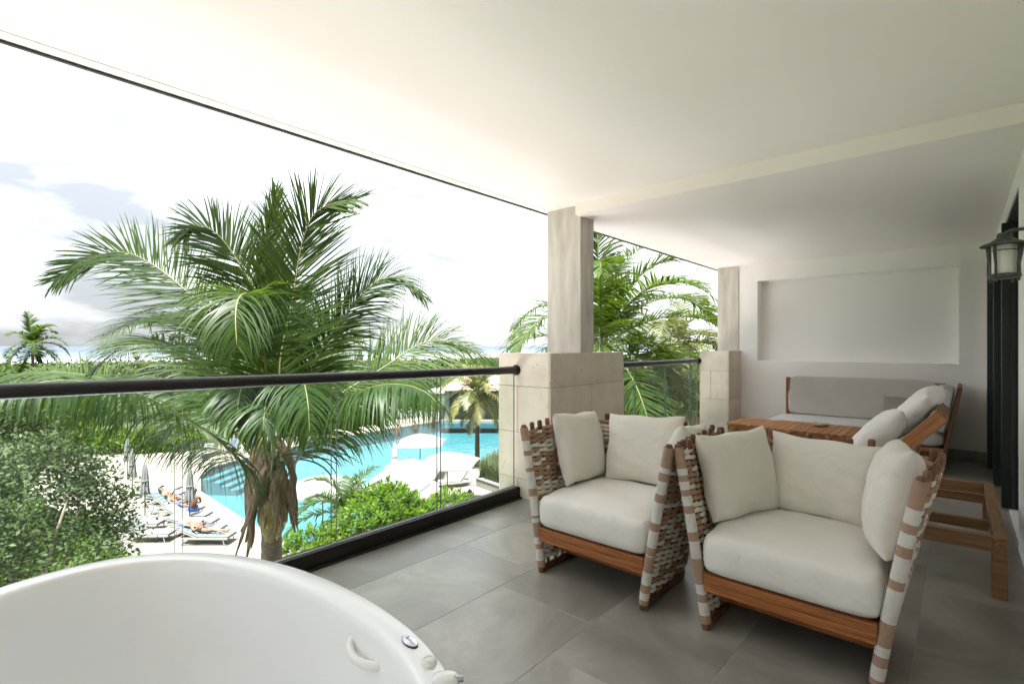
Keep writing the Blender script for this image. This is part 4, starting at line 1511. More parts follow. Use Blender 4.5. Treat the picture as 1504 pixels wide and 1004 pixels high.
def frond(parent, pts, seed, nl=95, lmax=0.95, width=0.036, normal=(0, 0, 1), droop=0.5, bare=0.2, vee=0.35, sweep=(78, 28), tint=0.4, mat='palm', rib=0.022,
          steps=5, name='frond', ribmat='petiole', ribtint=0.5):
    """one feather leaf: midrib with two combs of narrow leaflets; pts are relative to the parent's origin"""
    rng = np.random.default_rng(seed)
    C, L = spline(pts, 160)
    T = unit(np.gradient(C, axis=0))
    Nn = np.array(normal, dtype=float)
    S = unit(np.cross(T, Nn[None, :]))
    Nv = unit(np.cross(S, T))
    V, Q, TT = [], [], []
    for side in (-1, 1):
        u = np.linspace(bare, 0.995, nl) + rng.normal(0, 0.003, nl)
        u = np.clip(u, bare, 0.997)
        idx = u * 159
        i0 = np.floor(idx).astype(int)
        base = C[i0] + (C[np.minimum(i0 + 1, 159)] - C[i0]) * (idx - i0)[:, None]
        t_, s_, n_ = T[i0], S[i0] * side, Nv[i0]
        w = (u - bare) / (1 - bare)
        sw = np.radians(sweep[0] + (sweep[1] - sweep[0]) * w + rng.normal(0, 6.5, nl))
        ve = vee + rng.normal(0, 0.12, nl) - 0.25 * (rng.random(nl) < 0.12)
        d = unit(np.cos(sw)[:, None] * t_ + np.sin(sw)[:, None] * (s_ * np.cos(ve)[:, None] + n_ * np.sin(ve)[:, None]))
        ln = lmax * (0.42 + 0.58 * np.sin(np.pi * np.clip(w * 0.82 + 0.16, 0, 1))) * (1 - 0.38 * w ** 4) * rng.uniform(0.86, 1.06, nl)
        ln *= np.where(rng.random(nl) < 0.05, rng.uniform(0.4, 0.8, nl), 1)
        dr = droop * rng.uniform(0.5, 1.6, nl) * (0.6 + 0.7 * w)
        lt = np.clip(tint + rng.normal(0, 0.13, nl) + 0.06 * side, 0, 1)
        p = base.copy()
        prev = None
        b0 = sum(len(a) for a in V)
        ring = []
        for k in range(steps + 1):
            f = k / steps
            wv = unit(np.cross(d, n_) + 0.25 * n_)
            hw = width / 2 * (0.55 + 0.45 * min(1, f * 5)) * (1 - f ** 2.2) ** 0.8 + 0.0012
            wd = (hw * (0.8 + 0.4 * rng.random(nl)))[:, None]
            ring.append(np.stack([p - wv * wd, p + wv * wd], 1))
            p = p + d * (ln / steps)[:, None]
            d = unit(d + np.array([0, 0, -1.0])[None, :] * (dr * (0.35 + f) * 0.42)[:, None])
        Rg = np.stack(ring, 1)                       # nl, steps+1, 2, 3
        V.append(Rg.reshape(-1, 3))
        tt = np.repeat(lt, (steps + 1) * 2)
        TT.append(tt)
        ii = np.arange(nl)[:, None] * (steps + 1) * 2 + np.arange(steps)[None, :] * 2 + b0
        Q.append(np.stack([ii, ii + 1, ii + 3, ii + 2], -1).reshape(-1, 4))
    o = np_mesh(name, np.vstack(V), np.vstack(Q), np.concatenate(TT), M[mat], parent)
    r = np.linspace(1, 0, 40) ** 0.8
    Cc = C[np.linspace(0, 159, 40).astype(int)]
    rr = [max(0.0028, rib * (0.25 + 0.75 * k)) for k in r]
    rr[0] *= 1.5
    rr[1] *= 1.25
    MB().tube([tuple(c) for c in Cc], rr, 6, tint=ribtint).build('midrib', M[ribmat], o, smooth=True)
    return o


def trunk_mesh(parent, h, r0, r1, mat, lean=(0, 0), name='trunk', rings=True, z0=0.0, n=12):
    pts, rr = [], []
    k = max(8, int(h / 0.09)) if rings else 10
    for i in range(k + 1):
        f = i / k
        pts.append((lean[0] * f * f, lean[1] * f * f, z0 + h * f))
        rr.append((r0 + (r1 - r0) * f) * (1 + (0.05 * (i % 2) if rings else 0)))
    return MB().tube(pts, rr, n).build(name, M[mat], parent, smooth=True)


def auto_palm(name, label, base, h, nf, fl, seed, mat='palm', group=None, lean=(0, 0), tint=0.4, nl=60, lmax=None, width=0.04, wind=(0, 0), steps=4, r0=0.17, elev=(75, -25), cat='palm tree'):
    rnd = random.Random(seed)
    t = thing(name, label, cat, base, 0, group)
    trunk_mesh(t, h, r0, r0 * 0.62, 'bark', lean)
    top = Vector((lean[0], lean[1], h))
    for k in range(nf):
        az = 2 * math.pi * (k * 0.381966 + rnd.uniform(-0.04, 0.04))
        el = R(elev[0] + (elev[1] - elev[0]) * (k / max(1, nf - 1)) + rnd.uniform(-6, 6))
        L = fl * rnd.uniform(0.85, 1.1)
        d = Vector((math.cos(az) * math.cos(el) + wind[0], math.sin(az) * math.cos(el) + wind[1], math.sin(el))).normalized()
        p = top.copy()
        pts = [p.copy()]
        ns = 7
        for j in range(ns):
            p = p + d * (L / ns)
            d = (d + Vector((wind[0] * .15, wind[1] * .15, -0.19 - 0.05 * j * rnd.uniform(0.6, 1.2)))).normalized()
            pts.append(p.copy())
        frond(t, pts, seed * 100 + k, nl=nl, lmax=lmax or fl * 0.24, width=width, droop=rnd.uniform(0.5, 0.95), bare=0.14, vee=0.3, tint=tint + rnd.uniform(-.15, .15), mat=mat,
              rib=0.022 * fl / 4, steps=steps)
    return t


# ---- the coconut palm right in front of the railing
PB = pix(399, 780, 8.0)
palm = thing('coconut_palm', 'big coconut palm with arching fronds close outside the long railing', 'palm tree', (PB.x, PB.y, GZ))
PO = Vector((PB.x, PB.y, GZ))
Hc = PB.z - GZ
trunk_mesh(palm, Hc + 0.55, 0.20, 0.138, 'bark', n=16)


def prel(*a):
    return [tuple(pix(*q) - PO) for q in a]


to_cam = tuple((Vector((0, 0, 1.2)) - PB).normalized())
toc = Vector(to_cam)
FR = [
    # (pixels with depth), normal, droop, lmax, tint, bare, vee, sweep, nl
    (((408, 690, 7.75), (412, 600, 7.6), (412, 529, 7.5), (430, 440, 7.5), (440, 375, 7.5), (452, 332, 7.45), (466, 310, 7.4), (492, 298, 7.3), (524, 293, 7.2)), to_cam, 0.12, 0.98, 0.42, 0.17, 0.10, (62, 20), 125),
    (((396, 690, 8.2), (396, 560, 8.3), (392, 450, 8.35), (398, 360, 8.4), (404, 285, 8.4)), tuple(toc + Vector((0.5, 0.1, 0))), 0.10, 0.85, 0.85, 0.2, 0.5, (38, 14), 110),
    (((390, 690, 8.1), (385, 560, 8.15), (375, 440, 8.1), (354, 392, 8.05), (330, 356, 8.0), (308, 336, 7.9), (285, 334, 7.8), (268, 352, 7.7)), to_cam, 0.22, 0.85, 0.30, 0.34, 0.2, (66, 30), 105),
    (((397, 690, 7.8), (392, 560, 7.4), (380, 450, 7.0), (366, 432, 6.7), (352, 436, 6.4), (346, 462, 6.15), (348, 510, 6.0)), (0.1, 0.2, 1), 1.0, 0.85, 0.32, 0.45, 0.05, (70, 35), 90),
    (((388, 695, 8.1), (370, 580, 8.2), (330, 482, 8.4), (280, 433, 8.6), (242, 401, 8.7), (213, 382, 8.75), (185, 371, 8.8), (155, 372, 8.8), (122, 384, 8.7), (80, 412, 8.6)), to_cam, 0.10, 0.98, 0.36, 0.26, 0.10, (68, 22), 125),
    (((415, 690, 7.9), (438, 600, 7.9), (471, 519, 7.9), (514, 454, 7.9), (541, 424, 7.9), (563, 409, 7.9), (590, 411, 7.9), (622, 436, 7.9)), tuple(toc * 0.8 + Vector((0.1, 0, 0.5))), 0.42, 0.78, 0.28, 0.24, 0.12, (54, 22), 120),
    (((412, 720, 7.9), (423, 697, 7.7), (468, 627, 7.3), (495, 600, 7.1), (536, 572, 6.9), (581, 564, 6.7), (622, 574, 6.5), (650, 600, 6.4)), (0, -0.2, 1), 1.5, 1.0, 0.2, 0.20, -0.1, (82, 45), 140),
    (((410, 690, 8.1), (450, 610, 8.4), (505, 575, 8.8), (567, 537, 9.2), (613, 507, 9.5), (649, 500, 9.7), (684, 509, 9.8), (725, 530, 9.8)), (0, -0.55, 0.8), 0.6, 1.1, 0.50, 0.28, 0.18, (66, 26), 130),
    (((388, 725, 7.9), (365, 699, 7.7), (345, 669, 7.4), (315, 641, 7.0), (291, 625, 6.7), (256, 605, 6.35), (206, 580, 5.9), (140, 562, 5.5), (70, 560, 5.2), (10, 575, 5.0)), (0, -0.25, 1), 1.5, 0.95, 0.2, 0.17, -0.15, (86, 58), 165),
    (((392, 690, 8.2), (360, 590, 8.5), (300, 528, 8.8), (244, 503, 9.0), (205, 503, 9.1), (168, 518, 9.2), (130, 552, 9.2)), (0.1, -0.5, 0.85), 0.6, 1.05, 0.42, 0.25, 0.2, (66, 28), 125),
    (((390, 700, 8.3), (330, 620, 8.8), (250, 578, 9.3), (150, 555, 9.8), (100, 547, 10.0), (50, 547, 10.1), (-10, 562, 10.1)), (0, -0.55, 0.8), 0.5, 1.15, 0.38, 0.25, 0.2, (64, 26), 130),
    (((392, 690, 8.4), (365, 560, 8.8), (320, 492, 9.1), (260, 470, 9.3), (200, 474, 9.5), (150, 492, 9.6)), (0, -0.3, 1), 0.35, 0.95, 0.30, 0.3, 0.15, (58, 24), 105),
    (((398, 690, 8.4), (410, 580, 9.0), (430, 530, 9.6), (470, 515, 10.3), (510, 535, 10.9)), (0, 0, 1), 0.7, 0.9, 0.35, 0.3, 0.1, (70, 30), 90),
    (((396, 700, 8.3), (375, 620, 8.9), (350, 580, 9.6), (330, 575, 10.4), (315, 600, 11.0)), (0, 0, 1), 0.8, 0.9, 0.35, 0.3, 0.1, (70, 30), 90),
    (((404, 700, 7.9), (418, 600, 7.5), (432, 560, 7.0), (444, 556, 6.6), (452, 590, 6.25), (455, 640, 6.1)), (0.1, 0.1, 1), 1.0, 0.75, 0.25, 0.38, 0.05, (70, 34), 85),
    (((394, 700, 7.8), (384, 620, 7.3), (372, 575, 6.9), (358, 566, 6.5), (350, 590, 6.2), (348, 625, 6.05)), (0.1, 0.1, 1), 1.0, 0.62, 0.22, 0.42, 0.05, (70, 34), 80),
    (((392, 705, 8.0), (350, 620, 8.1), (300, 575, 8.2), (240, 556, 8.3), (170, 556, 8.4), (110, 580, 8.4)), (0, -0.3, 1), 0.75, 1.0, 0.30, 0.25, 0.1, (70, 32), 120),
    (((404, 705, 8.3), (425, 610, 8.7), (452, 545, 9.0), (470, 500, 9.3), (490, 480, 9.5), (515, 480, 9.7)), tuple(toc * 0.6 + Vector((0, 0, 0.6))), 0.5, 0.9, 0.26, 0.28, 0.1, (64, 28), 105),
    (((398, 705, 7.7), (402, 640, 7.2), (398, 600, 6.8), (392, 590, 6.4), (388, 610, 6.1), (386, 650, 6.0)), (0.1, 0.2, 1), 1.1, 0.65, 0.2, 0.4, 0.05, (70, 34), 75),
]
for i, (pts, nrm, dr, lm, tn, ba, ve, swp, nl) in enumerate(FR):
    frond(palm, prel(*pts), 500 + i, nl=int(nl * 1.2), lmax=lm * 1.25, width=0.027, normal=nrm, droop=dr, bare=ba, vee=ve, sweep=swp, tint=tn, rib=0.022, steps=6, ribtint=0.30 if i not in (0, 2, 3) else 0.75)

# dry sheaths hanging round the crown's base and the boots of old leaves
rnd = random.Random(77)


def sheath(parent, p0, p1, w, curl, seed, mat='sheath', name='dry_sheath'):
    r_ = random.Random(seed)
    n1, n2 = 9, 6
    p0, p1 = Vector(p0), Vector(p1)
    ax = (p1 - p0)
    side = ax.cross(Vector((0, 0, 1)) if abs(ax.normalized().z) < 0.9 else toc).normalized()
    nrm = side.cross(ax).normalized()
    V = []
    for i in range(n1):
        f = i / (n1 - 1)
        c = p0 + ax * f + nrm * math.sin(f * 2.4) * curl + Vector((0, 0, -0.06 * f * f))
        ww = w * (0.55 + 0.9 * math.sin(math.pi * min(1, f * 0.8 + 0.15))) * (1 - 0.5 * f * f) * r_.uniform(0.8, 1.15)
        for j in range(n2):
            g = -1 + 2 * j / (n2 - 1)
            V.append(c + side * g * ww / 2 + nrm * (0.22 * ww * (1 - g * g)) + Vector((r_.uniform(-.012, .012), r_.uniform(-.012, .012), r_.uniform(-.03, .03) * f)))
    Fc = [(i * n2 + j, i * n2 + j + 1, (i + 1) * n2 + j + 1, (i + 1) * n2 + j) for i in range(n1 - 1) for j in range(n2 - 1)]
    o = MB().add(V, Fc).build(name, M[mat], parent, smooth=False)
    s = o.modifiers.new('solid', 'SOLIDIFY')
    s.thickness = 0.008
    return o


SH = [((377, 665, 7.75), (364, 760, 7.7), 0.20), ((402, 670, 7.7), (356, 775, 7.55), 0.17), ((405, 640, 7.7), (428, 700, 7.6), 0.16), ((385, 640, 7.8), (372, 690, 7.7), 0.18),
      ((425, 660, 7.75), (436, 745, 7.7), 0.09), ((408, 690, 7.65), (404, 768, 7.6), 0.15), ((380, 700, 7.7), (368, 800, 7.6), 0.09), ((390, 690, 7.6), (345, 815, 7.5), 0.07),
      ((415, 690, 7.7), (412, 770, 7.7), 0.14), ((383, 715, 7.72), (390, 765, 7.66), 0.16)]
for i, (a, b, w) in enumerate(SH):
    sheath(palm, pix(*a) - PO, pix(*b) - PO, w * 0.8, 0.05, i)
for i in range(14):
    x0 = rnd.uniform(378, 422)
    y0 = rnd.uniform(655, 720)
    a = (x0, y0, 7.78 + rnd.uniform(-.1, .1))
    b = (x0 + (x0 - 400) * rnd.uniform(0.3, 1.1) + rnd.uniform(-8, 8), y0 + rnd.uniform(45, 95), 7.68 + rnd.uniform(-.1, .1))
    sheath(palm, pix(*a) - PO, pix(*b) - PO, rnd.uniform(0.04, 0.10), 0.04, 200 + i)
for i, (a, b, w) in enumerate([((398, 735, 7.72), (395, 790, 7.70), 0.26), ((412, 740, 7.8), (408, 785, 7.78), 0.2)]):
    sheath(palm, pix(*a) - PO, pix(*b) - PO, w, 0.03, 60 + i, 'bootyellow', 'leaf_boot')
m = MB()
cc = pix(399, 720, 7.95) - PO
m.lathe([(0.13, -0.55), (0.16, -0.38), (0.17, -0.1), (0.14, 0.2), (0.09, 0.5), (0.04, 0.75)], 14, c=tuple(cc))
m.build('crown_shaft', M['sheath'], palm, smooth=True)


# ---- leafy trees and shrubs
def rand_rot(rng, n):
    q = unit(rng.normal(size=(n, 4)))
    w, x, y, z = q.T
    return np.stack([np.stack([1 - 2 * (y * y + z * z), 2 * (x * y - z * w), 2 * (x * z + y * w)], -1),
                     np.stack([2 * (x * y + z * w), 1 - 2 * (x * x + z * z), 2 * (y * z - x * w)], -1),
                     np.stack([2 * (x * z - y * w), 2 * (y * z + x * w), 1 - 2 * (x * x + y * y)], -1)], 1)


def leaves_at(P, D, Nn, L, W, tint):
    """one folded four-cornered leaf per row: base P, direction D, normal Nn"""
    S = unit(np.cross(D, Nn))
    L, W = L[:, None], W[:, None]
    mid = P + D * L * 0.5 - Nn * L * 0.04
    a = P
    b = mid + S * W / 2 + Nn * W * 0.12
    c = P + D * L - Nn * L * 0.12
    d = mid - S * W / 2 + Nn * W * 0.12
    V = np.stack([a, b, c, d], 1).reshape(-1, 3)
    n = len(P)
    Q = np.arange(n * 4).reshape(n, 4)
    return V, Q, np.repeat(tint, 4)


def crown(parent, blobs, n_cl, per, leaf, spread, mat, seed, rosette=False, name='crown', aspect=0.45, up=0.5, tmean=0.45):
    """leaf clumps spread through ellipsoids (cx,cy,cz,rx,ry,rz)"""
    rng = np.random.default_rng(seed)
    vol = np.array([b[3] * b[4] * b[5] for b in blobs]) ** (2 / 3)
    which = rng.choice(len(blobs), n_cl, p=vol / vol.sum())
    B = np.array(blobs)[which]
    dirs = unit(rng.normal(size=(n_cl, 3)) + np.array([0, 0, 0.25]))
    rad = rng.uniform(0.45, 1.0, n_cl) ** 0.5
    C = B[:, :3] + dirs * B[:, 3:] * rad[:, None]
    ctint = np.clip(rng.normal(tmean, 0.17, n_cl), 0.02, 0.98)
    if rosette:
        k = per
        ax = unit(dirs + np.array([0, 0, 0.6]) + rng.normal(0, 0.25, (n_cl, 3)))
        ref = unit(np.cross(ax, rng.normal(size=(n_cl, 3))))
        bi = np.cross(ax, ref)
        ang = (np.arange(k) * 2.39996)[None, :] + rng.uniform(0, 6.28, (n_cl, 1))
        elv = np.linspace(1.25, 0.1, k)[None, :] + rng.normal(0, 0.12, (n_cl, k))
        D = (ref[:, None] * np.cos(ang)[..., None] + bi[:, None] * np.sin(ang)[..., None]) * np.cos(elv)[..., None] + ax[:, None] * np.sin(elv)[..., None]
        P = np.repeat(C[:, None], k, 1) - ax[:, None] * (np.linspace(0, 1, k) * leaf * 0.7)[None, :, None]
        D = unit(D).reshape(-1, 3)
        P = P.reshape(-1, 3)
        Nn = unit(np.repeat(ax, k, 0) * 1.0 + rng.normal(0, 0.15, (n_cl * k, 3)))
        Nn = unit(Nn - D * (Nn * D).sum(1, keepdims=True))
        tint = np.clip(np.repeat(ctint, k) + np.tile(np.linspace(0.22, -0.18, k), n_cl) + rng.normal(0, 0.07, n_cl * k), 0, 1)
    else:
        n = n_cl * per
        P = np.repeat(C, per, 0) + rng.normal(size=(n, 3)) * spread * np.array([1, 1, 0.75])
        D = unit(rng.normal(size=(n, 3)) * np.array([1, 1, 0.6]) + np.repeat(dirs, per, 0) * 0.5)
        Nn = unit(rng.normal(size=(n, 3)) * 0.7 + np.array([0, 0, up]) + np.repeat(dirs, per, 0) * 0.25)
        Nn = unit(Nn - D * (Nn * D).sum(1, keepdims=True))
        tint = np.clip(np.repeat(ctint, per) + rng.normal(0, 0.12, n), 0, 1)
    n = len(P)
    L = leaf * rng.uniform(0.7, 1.25, n)
    V, Q, T = leaves_at(P, D, Nn, L, L * aspect * rng.uniform(0.8, 1.2, n), tint)
    return np_mesh(name, V, Q, T, M[mat], parent), C


def limbs(parent, h, r, targets, seed, mat='treebark', split=0.35):
    rnd_ = random.Random(seed)
    m = MB()
    m.tube([(0, 0, -0.15), (r * .3, 0, h * split * .5), (0, r * .4, h * split)], [r * 1.25, r, r * 0.85], 9)
    tr = m.build('trunk', M[mat], parent, smooth=True)
    for tg in targets:
        a = Vector((0, r * .4, h * split * rnd_.uniform(0.75, 1.0)))
        b = Vector(tg)
        mid = a.lerp(b, 0.5) + Vector((rnd_.uniform(-.15, .15) * h * .3, rnd_.uniform(-.15, .15) * h * .3, -0.02 * h))
        MB().tube([a, a.lerp(mid, .5) + Vector((0, 0, .02 * h)), mid, mid.lerp(b, .5), b], [r * .6, r * .5, r * .38, r * .27, r * .12], 6).build('limb', M[mat], tr, smooth=True)


def leafy_tree(name, label, base, blobs, n_cl, per, leaf, spread, mat, seed, r=0.12, rosette=False, group=None, nlimb=7, cat='tree', aspect=0.45, tmean=0.45, split=0.35):
    t = thing(name, label, cat, base, 0, group)
    o, C = crown(t, blobs, n_cl, per, leaf, spread, mat, seed, rosette, aspect=aspect, tmean=tmean)
    h = max(b[2] + b[5] for b in blobs)
    rng = np.random.default_rng(seed + 1)
    limbs(t, h, r, [tuple(C[k] * np.array([.9, .9, .95])) for k in rng.choice(len(C), nlimb, replace=False)], seed, split=split)
    return t


# grey-green small-leaved tree at the left, just below the balcony
b0 = pixz(55, 900, GZ) ; b0 = pix(20, 700, 10.0)
leafy_tree('garden_tree', 'grey-green small-leaved tree at the lower left below the handrail', (b0.x, b0.y, GZ),
           [(0, 0, 4.6, 1.7, 1.8, 1.3), (1.0, -0.3, 4.4, 0.8, 0.9, 0.8), (-1.3, 0.6, 5.0, 1.4, 1.4, 1.1), (0.3, -0.9, 3.2, 1.4, 1.2, 1.2), (1.35, -0.5, 3.9, 0.5, 0.55, 0.9), (-0.8, -0.8, 3.9, 1.2, 1.0, 1.1), (0.6, 1.2, 4.6, 1.1, 1.2, 0.9)],
           470, 52, 0.10, 0.22, 'leaf_grey', 900, r=0.13, nlimb=16, aspect=0.5, tmean=0.42)

# bright rosette-leaved shrub behind the glass in the middle
bb_ = pix(565, 760, 14.0)
leafy_tree('rosette_shrub', 'bright green rosette-leaved shrub seen through the middle of the long railing', (bb_.x, bb_.y, GZ),
           [(0, 0, 2.5, 1.5, 1.4, 1.35), (-1.55, 0.95, 2.0, 1.1, 1.1, 1.0), (1.3, -1.1, 2.6, 1.15, 1.1, 1.15), (-0.7, -0.3, 1.5, 1.6, 1.4, 1.2), (0.9, -0.7, 1.4, 1.5, 1.4, 1.2), (-2.2, 1.5, 1.1, 0.9, 0.9, 0.9), (0.4, 0.4, 2.9, 0.9, 0.9, 1.0)],
           3300, 11, 0.145, 0.1, 'leaf_bright', 901, r=0.12, rosette=True, nlimb=10, aspect=0.36, tmean=0.42, cat='shrub')

# young palm behind that shrub
yb = pix(512, 735, 17.0)
auto_palm('young_palm', 'young palm rising behind the bright green shrub', (yb.x, yb.y, GZ), 2.05, 13, 2.3, 41, tint=0.5, nl=46, lmax=0.55, width=0.05, elev=(80, 5), r0=0.12)

# yellowing palm on the right of the pool
fb = pixz(698, 680, GZ)
auto_palm('yellowing_palm', 'slim palm with yellowing fronds beside the grass planter', (fb.x - 0.4, fb.y - 0.6, GZ), 4.7, 28, 2.8, 42, mat='palm_far', tint=0.5, nl=62, lmax=0.8, width=0.045, elev=(80, -40), r0=0.17)

# palms behind the stone column, right
rb = pix(884, 512, 15.5)
auto_palm('tall_palm', 'tall palm whose fronds fill the gap right of the stone column', (rb.x, rb.y, GZ), rb.z - GZ, 26, 4.8, 43, tint=0.6, nl=90, lmax=1.2, width=0.05, elev=(84, -38), r0=0.19, wind=(0.08, -0.05))
rb2 = pix(985, 508, 21)
auto_palm('tall_palm', 'paler palm farther right above the short railing', (rb2.x, rb2.y, GZ), rb2.z - GZ, 19, 4.2, 44, mat='palm_far', tint=0.12, nl=66, lmax=1.05, width=0.06, elev=(62, -35), r0=0.16)
rb3 = pix(962, 630, 17)
auto_palm('feathery_palm', 'low feathery palm behind the glass of the short railing', (rb3.x, rb3.y, GZ), rb3.z - GZ - 0.1, 18, 4.0, 45, tint=0.95, nl=66, lmax=1.05, width=0.05, elev=(78, -15), r0=0.14)

# far palms on the horizon
for i, (px, py, t_, hh, fl, sd, lb) in enumerate([(48, 507, 46, 0, 3.0, 51, 'windblown palm against the sea at the far left'), (556, 524, 105, 0, 2.6, 52, 'tiny windblown palm on the horizon by the surf'),
                                                  (205, 548, 62, 0, 3.0, 53, 'distant palm half hidden behind the left fronds'), (735, 566, 70, 0, 3.2, 54, 'distant palm just left of the stone column')]):
    q = pix(px, py, t_)
    auto_palm('distant_palm', lb, (q.x, q.y, GZ), q.z - GZ, 15, fl, sd, tint=0.35, nl=26, lmax=0.9, width=0.13, elev=(85, -30), r0=0.16, wind=(0.12, -0.05), group='distant palms', steps=3)

# mid-distance garden trees, each its own
rnd = random.Random(9)
TREES = [
    # px, py(top), depth, radius, mat, label
    (20, 566, 34, 3.4, 'leaf_mid', 'round green tree at the far left behind the big palm'),
    (95, 560, 42, 3.8, 'leaf_yellow', 'yellow-green tree left of the path, behind the palm fronds'),
    (165, 570, 52, 3.6, 'leaf_mid', 'dark round tree behind the left fronds'),
    (245, 580, 56, 3.6, 'leaf_yellow', 'yellow-green tree beyond the end of the path'),
    (320, 575, 60, 3.8, 'leaf_mid', 'green tree behind the far poolside loungers'),
    (390, 572, 64, 3.6, 'leaf_mid', 'green tree directly behind the big palm trunk'),
    (455, 565, 66, 3.8, 'leaf_grey', 'olive tree right of the big palm trunk beyond the pool'),
    (505, 552, 72, 4.0, 'leaf_mid', 'bushy tree on the far shore left of the swimmers'),
    (560, 556, 74, 3.8, 'leaf_mid', 'dark bushy tree on the far shore above the swimmers'),
    (608, 560, 76, 3.6, 'leaf_grey', 'olive bushy tree on the far shore left of the pavilion'),
    (650, 552, 84, 4.2, 'leaf_mid', 'large tree behind the pool pavilion'),
    (705, 548, 90, 4.6, 'leaf_mid', 'tree behind the pavilion at the edge of the stone column'),
]
for i, (px, py, t_, rr_, mt, lb) in enumerate(TREES):
    top = pix(px, py, t_)
    h = top.z - GZ
    bl = []
    for k in range(6):
        a = rnd.uniform(0, 6.28)
        d_ = rnd.uniform(0.2, 0.75) * rr_
        r1 = rr_ * rnd.uniform(0.45, 0.62)
        bl.append((math.cos(a) * d_, math.sin(a) * d_, max(r1 * .7, h - r1 * .75 - rnd.uniform(0, 0.35) * h), r1, r1, r1 * 0.72))
    leafy_tree('garden_tree', lb, (top.x, top.y, GZ), bl, 230, 26, 0.26, 0.34, mt, 700 + i, r=0.14, group='garden trees beyond the pool', nlimb=5, aspect=0.55)

# trees right of the column
for i, (px, py, t_, rr_, mt, lb) in enumerate([(1000, 490, 28, 3.4, 'leaf_yellow', 'yellow-green tree above the short railing'), (1045, 500, 33, 3.6, 'leaf_yellow', 'light green tree beside the farther column'),
                                               (930, 520, 34, 3.4, 'leaf_yellow', 'green tree low behind the tall palm'), (890, 560, 22, 2.6, 'leaf_bright', 'leafy bush hidden behind the stone pedestal'),
                                               (940, 560, 24, 2.4, 'leaf_bright', 'leafy bush behind the left pane of the short railing'), (1015, 550, 25, 2.6, 'leaf_mid', 'green bush behind the right pane of the short railing')]):
    top = pix(px, py, t_)
    h = top.z - GZ
    bl = []
    for k in range(7):
        a = rnd.uniform(0, 6.28)
        d_ = rnd.uniform(0.2, 0.7) * rr_
        r1 = rr_ * rnd.uniform(0.45, 0.6)
        bl.append((math.cos(a) * d_, math.sin(a) * d_, max(r1, h - r1 * .75 - rnd.uniform(0, 0.5) * h), r1, r1, r1 * 0.9))
    leafy_tree('garden_tree', lb, (top.x, top.y, GZ), bl, 300, 30, 0.20, 0.26, mt, 800 + i, r=0.12, group='garden trees right of the column', nlimb=6, aspect=0.45)

# clipped hedge beyond the path and the low ground cover beside the deck
def leaf_mass(name, label, pts, hgt, leaf, n, mat, seed, cat='shrub', kind=None, tmean=0.5, aspect=0.5):
    """leaves over a low mound; pts = list of (x, y, r)"""
    rng = np.random.default_rng(seed)
    A = np.array(pts)
    w = A[:, 2] ** 2
    k = rng.choice(len(A), n, p=w / w.sum())
    rr = np.sqrt(rng.random(n)) * A[k, 2]
    an = rng.uniform(0, 6.28, n)
    x, y = A[k, 0] + rr * np.cos(an), A[k, 1] + rr * np.sin(an)
    z = GZ + hgt * (0.45 + 0.55 * np.sqrt(np.maximum(0, 1 - (rr / A[k, 2]) ** 2))) * (0.75 + 0.25 * np.sin(x * 2.3) * np.sin(y * 1.9)) - rng.random(n) ** 2 * hgt * 0.6
    P = np.stack([x, y, z], 1)
    D = unit(rng.normal(size=(n, 3)) + np.array([0, 0, 0.5]))
    Nn = unit(rng.normal(size=(n, 3)) * .6 + np.array([0, 0, 1]))
    Nn = unit(Nn - D * (Nn * D).sum(1, keepdims=True))
    L = leaf * rng.uniform(0.7, 1.3, n)
    V, Q, T = leaves_at(P, D, Nn, L, L * aspect, np.clip(rng.normal(tmean, 0.2, n), 0, 1))
    o = np_mesh(name, V, Q, T, M[mat])
    return tag(o, label, cat, None, kind)


leaf_mass('ground_cover', 'bright low ground cover along the edge of the deck', [(2.9, 22.0, 1.5), (3.3, 19.5, 1.3), (2.2, 25.0, 1.9), (3.4, 17, 1.4), (2.4, 28.5, 2.0), (1.0, 32, 2.4), (3.2, 14.5, 1.3)], 0.7, 0.17, 26000, 'leaf_bright', 61, 'ground cover', 'stuff', 0.55)
leaf_mass('hedge', 'bright clipped hedge beyond the end of the path', [(9.0, 46.5, 1.6), (10.6, 45.2, 1.6), (12.2, 44.2, 1.5), (7.4, 48.5, 1.6)], 1.9, 0.25, 12000, 'leaf_bright', 62, 'hedge')
leaf_mass('hedge', 'dark green planting along the far shore of the pool', [(17.5, 43.8, 1.5), (20, 44, 1.5), (23, 44.3, 1.5), (26, 44.3, 1.5), (29, 44.5, 1.5)], 1.5, 0.26, 16000, 'leaf_mid', 63, 'hedge')


